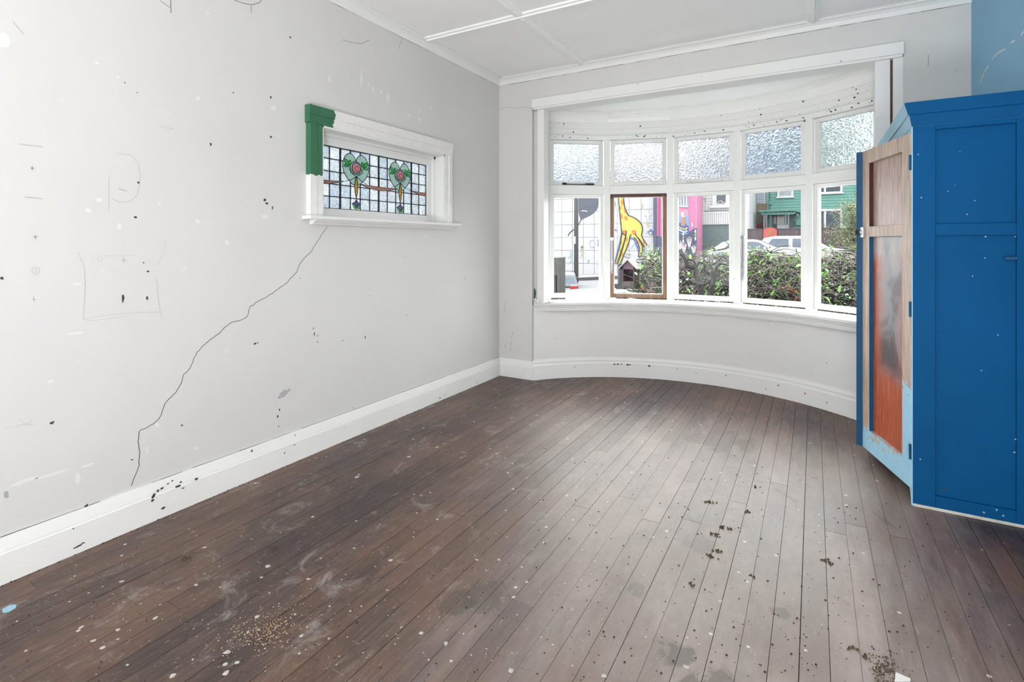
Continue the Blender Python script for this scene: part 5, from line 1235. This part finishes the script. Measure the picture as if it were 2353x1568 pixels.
# ------------------------------------------------------------------ cars
def car(name, loc, heading, col, label, prof, glass, wheelx=(.75, 3.35), W_=1.72, lights=None):
    """side profile prof (x along the car, z up) is lofted to width W_, the cabin narrowing above the belt line"""
    r0 = root(name, loc, label, 'car')
    c, s = math.cos(heading), math.sin(heading)
    T = lambda x, y, z: Vector((loc[0] + x * c - y * s, loc[1] + x * s + y * c, loc[2] + z))
    def yw(z): return W_ / 2 * (1.0 if z < .85 else 1 - .22 * (z - .85) / .65) * (.96 if z < .35 else 1)
    m = MB(); n = len(prof); ys = (-1, -.92, .92, 1)
    for k in ys:
        for x, z in prof:
            e = 1.0 if abs(k) < 1 else .985
            m.v.append(T(x, yw(z) * k, z if abs(k) < 1 else z * .985 + .008))
    for a in range(3):
        for j in range(n): m.f.append((a * n + j, a * n + (j + 1) % n, (a + 1) * n + (j + 1) % n, (a + 1) * n + j))
    m.f.append(tuple(range(n))); m.f.append(tuple(range(3 * n, 4 * n)))
    m.build('body', col, r0)
    mg = flat('car_window_glass', day(104, 122, 140), .3, .3, 2, spec=.25)
    for pts in glass['side']:
        for k in (-1, 1):
            P = [T(x, (yw(z) + .006) * k, z) for x, z in pts]; q = T(0, -.02 * k, 0) - T(0, 0, 0); MB().prism(P, q).build('side_window', mg, r0)
    for nm, (xa, za), (xb, zb2) in glass['ends']:
        P = [T(xa, -yw(za) * .86, za), T(xa, yw(za) * .86, za), T(xb, yw(zb2) * .86, zb2), T(xb, -yw(zb2) * .86, zb2)]
        MB().prism(P, (0, 0, .012)).build(nm, mg, r0)
    for x in wheelx:
        for k in (-1, 1):
            yc = W_ / 2 * k; R = .31; P = [T(x + R * math.cos(a), yc - .1 * k, .31 + R * math.sin(a)) for a in [j * PI / 10 for j in range(20)]]
            w = MB().prism(P, T(0, .13 * k, 0) - T(0, 0, 0)).build('wheel', om('tyre_black', (30, 30, 32), .8), r0)
            P = [T(x + .19 * math.cos(a), yc + .032 * k, .31 + .19 * math.sin(a)) for a in [j * PI / 6 for j in range(12)]]
            MB().prism(P, T(0, .01 * k, 0) - T(0, 0, 0)).build('hubcap', om('hub_silver', (176, 178, 182), .3), w)
    for k in (-1, 1):
        P = [T(glass['mirror'][0], (W_ / 2) * k * .93, glass['mirror'][1])]; b = P[0]; ex = T(.12, 0, 0) - T(0, 0, 0); ey = T(0, .16 * k, 0) - T(0, 0, 0)
        MB().obox(b, ex, ey, (0, 0, .12)).build('mirror', col, r0, bevel=.02)
    for nm, x, y0_, y1_, z0_, z1_, mt in lights or []:
        for k in ((-1, 1) if y0_ >= 0 and y1_ > .2 and nm != 'plate' else (1,)):
            o_ = T(x, y0_ * k, z0_); MB().obox(o_, T(.03, 0, 0) - T(0, 0, 0), T(0, (y1_ - y0_) * k, 0) - T(0, 0, 0), (0, 0, z1_ - z0_)).build(nm, mt, r0)
    return r0
M_CARW = flat('white_car_paint', day(240, 242, 244), .25, .01, 2, spec=.6); M_CARK = flat('dark_blue_car_paint', day(52, 58, 78), .25, .1, 2, spec=.7); M_CARS = flat('silver_car_paint', day(196, 206, 212), .25, .03, 2, spec=.6)
M_LAMPR = om('red_tail_lamp', (226, 60, 62), .25, .1); M_LAMPW = om('clear_lamp', (232, 234, 238), .2, .02); M_PLATE = om('white_plate', (236, 236, 232), .5, .02)
suv = [(0.0, .45), (.02, .30), (4.35, .28), (4.48, .42), (4.48, .72), (4.35, .86), (3.45, 1.02), (3.3, 1.04), (2.55, 1.50), (2.2, 1.60), (.95, 1.60), (.42, 1.50), (.10, 1.02), (.02, .80)]
sg_ = {'side': [[(.55, 1.08), (1.55, 1.06), (1.55, 1.46), (.80, 1.46)], [(1.72, 1.06), (3.02, 1.04), (2.55, 1.40), (2.35, 1.47), (1.72, 1.47)]], 'ends': [('windscreen', (3.28, 1.05), (2.57, 1.49)), ('rear_window', (.14, 1.08), (.40, 1.47))], 'mirror': (2.72, 1.05)}
ys_ = 30.5
r_ = at(1760, 545, ys_); zroof = at(1790, 543, ys_).z
car('white_car', (at(1752, 560, ys_).x - .3, ys_, zroof - 1.60), 0.0, M_CARW, 'white station wagon parked in front of the red gate', suv, sg_, lights=[('head_lamp', 4.40, .5, .8, .62, .78, M_LAMPW), ('tail_lamp', -.01, .62, .82, .75, 1.0, M_LAMPR)])
sed = [(0.0, .45), (.02, .28), (4.3, .26), (4.42, .40), (4.42, .62), (4.3, .76), (3.2, .90), (2.45, 1.32), (2.1, 1.40), (1.25, 1.40), (.75, 1.30), (.28, .96), (.03, .86)]
sd_ = {'side': [[(.80, .96), (1.62, .94), (1.62, 1.28), (1.08, 1.28)], [(1.74, .94), (2.86, .92), (2.40, 1.24), (2.2, 1.29), (1.74, 1.29)]], 'ends': [('windscreen', (3.10, .93), (2.47, 1.31)), ('rear_window', (.32, .98), (.74, 1.29))], 'mirror': (2.55, .92)}
zr2 = at(1730, 549, 29.0).z
car('white_car', (at(1735, 560, 28.6).x - 2.1, 28.4, zr2 - 1.44), 0.0, M_CARW, 'low white sedan parked just left of the white station wagon', sed, sd_, lights=[('head_lamp', 4.34, .5, .8, .52, .68, M_LAMPW), ('tail_lamp', -.01, .55, .8, .62, .8, M_LAMPR)])
ya_ = 26.0
car('silver_car', (at(1600, 560, ya_).x, ya_, at(1620, 573, ya_).z - 1.40), 0.0, M_CARS, 'silver car half hidden by the gnarled shrub', sed, sd_, lights=[('head_lamp', 4.34, .5, .8, .52, .68, M_LAMPW), ('tail_lamp', -.01, .55, .8, .62, .8, M_LAMPR)])
yk = 20.5; pk0 = at(1312, 632, yk)
hatch = [(0.0, .5), (.03, .25), (3.9, .25), (4.0, .42), (4.0, .62), (3.85, .76), (2.95, .90), (2.3, 1.30), (1.9, 1.38), (.7, 1.36), (.34, 1.26), (.06, .90), (.0, .80)]
hs_ = {'side': [[(.5, .98), (1.4, .95), (1.4, 1.25), (.66, 1.24)], [(1.52, .95), (2.62, .92), (2.2, 1.2), (2.0, 1.26), (1.52, 1.26)]], 'ends': [('windscreen', (2.88, .92), (2.32, 1.28)), ('rear_window', (.08, .92), (.32, 1.22))], 'mirror': (2.4, .92)}
car('dark_hatchback', (at(1284, 660, yk).x, yk, pk0.z - 1.30), math.radians(115), M_CARK, 'dark blue hatchback seen from behind beside the gate post', hatch, hs_, W_=1.66,
    lights=[('tail_lamp', -.03, .48, .80, .56, .80, M_LAMPR), ('lamp_strip', -.02, .50, .80, .80, .88, M_LAMPW), ('plate', -.04, -.18, .18, .48, .62, M_PLATE), ('bumper', -.06, -.80, .80, .24, .40, M_CARK), ('chrome_strip', -.02, -.5, .5, .66, .72, M_LAMPW)])

# ------------------------------------------------------------------ hedge of half-bare shrubs close to the window
M_BARK = om('dark_wet_bark', (48, 45, 42), .85, .4, scale=30); M_TWIG = om('grey_brown_twig', (186, 174, 160), .9, .3, scale=8); M_CUT = om('fresh_cut_wood', (206, 172, 136), .8, .1)
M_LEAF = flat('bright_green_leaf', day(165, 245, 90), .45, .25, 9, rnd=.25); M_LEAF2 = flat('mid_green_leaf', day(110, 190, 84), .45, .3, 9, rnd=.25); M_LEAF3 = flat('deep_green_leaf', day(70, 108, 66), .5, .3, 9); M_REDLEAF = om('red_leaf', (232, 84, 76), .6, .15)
rh = random.Random(77)
def leafshape(L, w):
    return [(0, 0, 0), (L * .3, w, w * .3), (L * .7, w * .8, w * .2), (L, 0, -w * .4), (L * .7, -w * .8, w * .2), (L * .3, -w, w * .3), (L * .5, 0, -w * .15)], [(0, 1, 6), (1, 2, 6), (2, 3, 6), (3, 4, 6), (4, 5, 6), (5, 0, 6)]
def rot(v, a, b):
    x, y, z = v; x, z = x * math.cos(b) - z * math.sin(b), x * math.sin(b) + z * math.cos(b); return Vector((x * math.cos(a) - y * math.sin(a), x * math.sin(a) + y * math.cos(a), z))
def addleaf(mb, p, L, w):
    vs, fs = leafshape(L, w); a = rh.uniform(0, 2 * PI); b = rh.uniform(-.6, 1.2); mb.add([p + rot(v, a, b) for v in vs], fs)
def crook(p, d, L, n, wob, grav=0.0):
    P = [p.copy()]; d = d.normalized()
    for k in range(n):
        d = (d + Vector((rh.gauss(0, wob), rh.gauss(0, wob), rh.gauss(0, wob) + grav))).normalized(); P.append(P[-1] + d * (L / n))
    return P
LEAFMESH = []
for mt in (M_LEAF, M_LEAF, M_LEAF2):
    vs, fs = leafshape(.075, .016); o = MB().add(vs, fs).build('leaf', mt); LEAFMESH.append(o.data); bpy.data.objects.remove(o)
def htop(px): # top of the mass by column of the photograph, z at the hedge plane
    T_ = [(1462, 640), (1478, 570), (1500, 566), (1530, 600), (1556, 585), (1580, 575), (1640, 572), (1690, 585), (1715, 575), (1760, 565), (1800, 583), (1850, 585), (1885, 585), (1905, 565), (1940, 575), (1975, 562), (2060, 565), (2200, 560), (2400, 560)]
    for (xa, ya), (xb, yb) in zip(T_[:-1], T_[1:]):
        if xa <= px <= xb: return ya + (yb - ya) * (px - xa) / (xb - xa)
    return 600
def shrub(px0, px1, y, label, trunks, ntw, nlf, nbig, dens=1.0):
    xa, xb = at(px0, 600, y).x, at(px1, 600, y).x; xc = (xa + xb) / 2; zg = gz(xc, y)
    r0 = root('hedge_shrub', (xc, y, zg), label, 'shrub', 'hedge shrubs outside the bay window')
    pts = []
    for T_, rad, cut in trunks:
        P = bezier(T_, 4); n = len(P); o = MB().tube(P, [rad * (1 - .5 * k / (n - 1)) for k in range(n)], 8).build('branch', M_BARK, r0, smooth=True)
        if cut: e = P[-1]; d = (P[-1] - P[-2]).normalized(); MB().tube([e - d * .002, e + d * .004], rad * .48, 8).build('cut_end', M_CUT, o)
        pts += P
    tw = MB()
    def rp():
        px = rh.uniform(px0, px1); yy = y + rh.uniform(-.45, .55); zt = at(px, htop(px) + 6, yy).z
        return Vector((at(px, 600, yy).x, yy, 0)), zt
    ends = []
    for k in range(ntw):
        p, zt = rp(); f = rh.random() ** .8; p.z = zg + .2 + (zt - zg - .25) * f
        d = Vector((rh.gauss(0, 1), rh.gauss(0, .6), rh.gauss(.25, .5))); L = rh.uniform(.12, .5); P = crook(p, d, L, 4, .28, .02)
        if P[-1].z > zt + .05: P = [Vector((q.x, q.y, min(q.z, zt + rh.uniform(0, .05)))) for q in P]
        r_ = rh.choice((.0018, .0022, .003, .004)); tw.tube(P, [r_, r_, r_ * .9, r_ * .8, r_ * .5], 4, False); ends += P[2:]
    tw.build('twigs', M_TWIG, r0, kind='stuff', label='tangle of bare twigs')
    tw = MB()
    for k in range(int(ntw * 1.1)):
        px = rh.uniform(px0, px1); yy = y + rh.uniform(-.1, .6); zt = at(px, htop(px) + 14, yy).z; p = Vector((at(px, 600, yy).x, yy, zg + (zt - zg - .05) * rh.random()))
        P = crook(p, Vector((rh.gauss(0, 1), rh.gauss(0, .6), rh.gauss(.3, .6))), rh.uniform(.15, .5), 4, .3)
        P = [Vector((q.x, q.y, min(q.z, zt))) for q in P]
        r_ = rh.choice((.004, .006, .008, .011)); tw.tube(P, [r_, r_, r_ * .9, r_ * .8, r_ * .5], 4, False)
    tw.build('old_wood', M_BARK, r0, kind='stuff', label='dark old stems inside the hedge')
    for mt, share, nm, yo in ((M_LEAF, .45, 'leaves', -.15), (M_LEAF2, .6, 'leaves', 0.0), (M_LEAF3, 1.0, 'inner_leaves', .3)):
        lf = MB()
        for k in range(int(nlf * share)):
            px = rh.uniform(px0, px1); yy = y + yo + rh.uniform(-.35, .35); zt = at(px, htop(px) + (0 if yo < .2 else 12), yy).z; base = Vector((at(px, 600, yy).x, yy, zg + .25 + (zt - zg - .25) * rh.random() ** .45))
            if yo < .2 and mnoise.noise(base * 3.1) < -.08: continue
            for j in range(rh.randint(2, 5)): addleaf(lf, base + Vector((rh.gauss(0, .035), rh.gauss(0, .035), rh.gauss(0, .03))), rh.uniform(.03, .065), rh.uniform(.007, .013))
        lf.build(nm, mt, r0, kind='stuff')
    for k in range(nbig):
        px = rh.uniform(px0, px1); yy = y - rh.uniform(.35, .6); zt = at(px, htop(px), yy).z
        base = Vector((at(px, 600, yy).x, yy, zg + .45 + (zt - zg - .42) * rh.random() ** .5))
        o = bpy.data.objects.new('leaf', rh.choice(LEAFMESH)); COL.objects.link(o); o.parent = r0; o.location = base - ORI[r0]; o.rotation_euler = (rh.uniform(-.8, .8), rh.uniform(-1.2, .5), rh.uniform(0, 6.28)); s = rh.uniform(.8, 1.4); o.scale = (s, s, s)
    return r0
A3 = lambda px, py, y=7.15: at(px, py, y)
F = lambda u, v: (1550 + u * .1275, 550 + v * .1275)      # crop of windows three and four
def tr(pts, y): return [A3(*F(u, v), y) for u, v in pts]
shrub(1464, 1556, 7.75, 'twiggy shrub with bright leaves right beside the purple letterbox', [(tr([(-350, 1150), (-330, 900), (-390, 600), (-360, 300)], 7.7), .014, False), (tr([(-240, 1150), (-260, 800), (-210, 500), (-300, 180)], 7.6), .012, False)], 560, 230, 36)
shrub(1552, 1700, 7.35, 'gnarled pruned shrub with thick dark trunk seen through the middle window',
      [(tr([(480, 1350), (480, 1020), (465, 850), (410, 640), (370, 520), (290, 500), (230, 470), (200, 380), (160, 310), (100, 262)], 6.72), .040, False), (tr([(370, 530), (410, 460), (450, 395)], 6.72), .024, True), (tr([(455, 860), (420, 800), (350, 600), (400, 560)], 6.74), .018, False), (tr([(200, 390), (290, 370), (370, 420)], 6.72), .014, False),
       (tr([(650, 1300), (665, 1000), (700, 760), (735, 560), (790, 460), (850, 430)], 6.76), .030, False), (tr([(690, 680), (620, 600), (540, 540)], 6.76), .018, False), (tr([(700, 640), (650, 470), (610, 280)], 6.76), .007, False), (tr([(640, 190), (580, 130), (510, 70)], 7.3), .016, True), (tr([(660, 190), (720, 200), (860, 180), (940, 160), (1000, 95)], 7.3), .015, True), (tr([(740, 200), (640, 110), (585, 70)], 7.35), .014, False), (tr([(120, 340), (90, 390)], 6.72), .012, False),
       (tr([(560, 180), (600, 60), (640, 40), (720, 20), (1000, 40)], 7.3), .004, False), (tr([(980, 90), (860, 0), (770, -110)], 7.3), .006, False), (tr([(640, 90), (680, 0), (770, -105)], 7.3), .004, False)], 520, 190, 30)
shrub(1692, 1872, 7.35, 'dense tangle of arching twigs and green leaves in front of the white cars',
      [(tr([(1310, 960), (1450, 890), (1640, 760), (1800, 700), (2100, 760), (2300, 860)], 7.2), .020, False), (tr([(1310, 250), (1480, 210), (1700, 250), (1900, 190), (2060, 180), (2280, 250)], 7.2), .006, False), (tr([(1500, 640), (1700, 570), (1900, 550), (1980, 460)], 7.1), .007, False), (tr([(1560, 520), (1640, 600), (1700, 690), (1720, 800)], 7.1), .010, False), (tr([(1900, 780), (2000, 620), (2150, 680), (2320, 720)], 7.1), .009, False), (tr([(1330, 380), (1600, 300), (1880, 140), (2100, 120)], 7.2), .006, False), (tr([(1350, 860), (1500, 640), (1340, 420)], 7.1), .006, False)], 1050, 470, 60)
shrub(1864, 2150, 7.2, 'leafy shrub with broad pale leaves at the cupboard side of the bay', [(tr([(2500, 330), (2650, 370), (2800, 360)], 7.1), .014, False), (tr([(2560, 700), (2750, 800), (2900, 880)], 7.0), .010, False), (tr([(2600, 980), (2700, 600), (2900, 500)], 7.0), .009, False), (tr([(2700, 1150), (2650, 900), (2850, 700)], 7.0), .012, False)], 1000, 520, 56)
q = MB()
for px, py in [(1806, 662), (1812, 664), (1822, 668), (1828, 672), (1832, 688), (1830, 696), (1770, 697), (1772, 699), (1838, 666), (1478, 660), (1493, 672), (1500, 656), (1745, 696), (1818, 673)]:
    for k in range(3): addleaf(q, at(px + rh.gauss(0, 2), py + rh.gauss(0, 1.5), 6.75), rh.uniform(.03, .05), .010)
tag(q.build('fallen_red_leaves', M_REDLEAF), 'scatter of red leaves caught low in the hedge', None, None, 'stuff')
# broad pale leaves at the right, and the small tree beyond the fence
tz = 32.9; tx = at(1962, 520, tz).x
tree = root('small_tree', (tx, tz, gz(tx, tz)), 'small airy tree with pale yellow-green leaves by the green house', 'tree')
MB().tube(bezier([(tx, tz, gz(tx, tz)), (tx + .1, tz, .8), (tx - .1, tz, 2.0), (tx, tz, 3.3)], 4), [.09 - .005 * k for k in range(13)], 7).build('trunk', M_BARK, tree)
tw = MB(); lf = MB(); M_TL = flat('pale_olive_leaf', day(205, 222, 160), .6, .2, 4)
for k in range(190):
    z0 = rh.uniform(.9, 3.2); p = Vector((tx + rh.gauss(0, .1), tz + rh.gauss(0, .1), z0)); d = Vector((rh.gauss(0, 1), rh.gauss(0, 1), rh.uniform(-.1, .8))); P = crook(p, d, rh.uniform(.6, 1.9) * (1.15 - z0 / 6), 5, .2); tw.tube(P, [.012, .01, .008, .006, .005, .003], 4, False)
    for q_ in P[1:]:
        for j in range(9): addleaf(lf, q_ + Vector((rh.gauss(0, .10), rh.gauss(0, .10), rh.gauss(0, .09))), rh.uniform(.05, .10), .02)
tw.build('twigs', M_TWIG, tree, kind='stuff'); lf.build('leaves', M_TL, tree, kind='stuff')
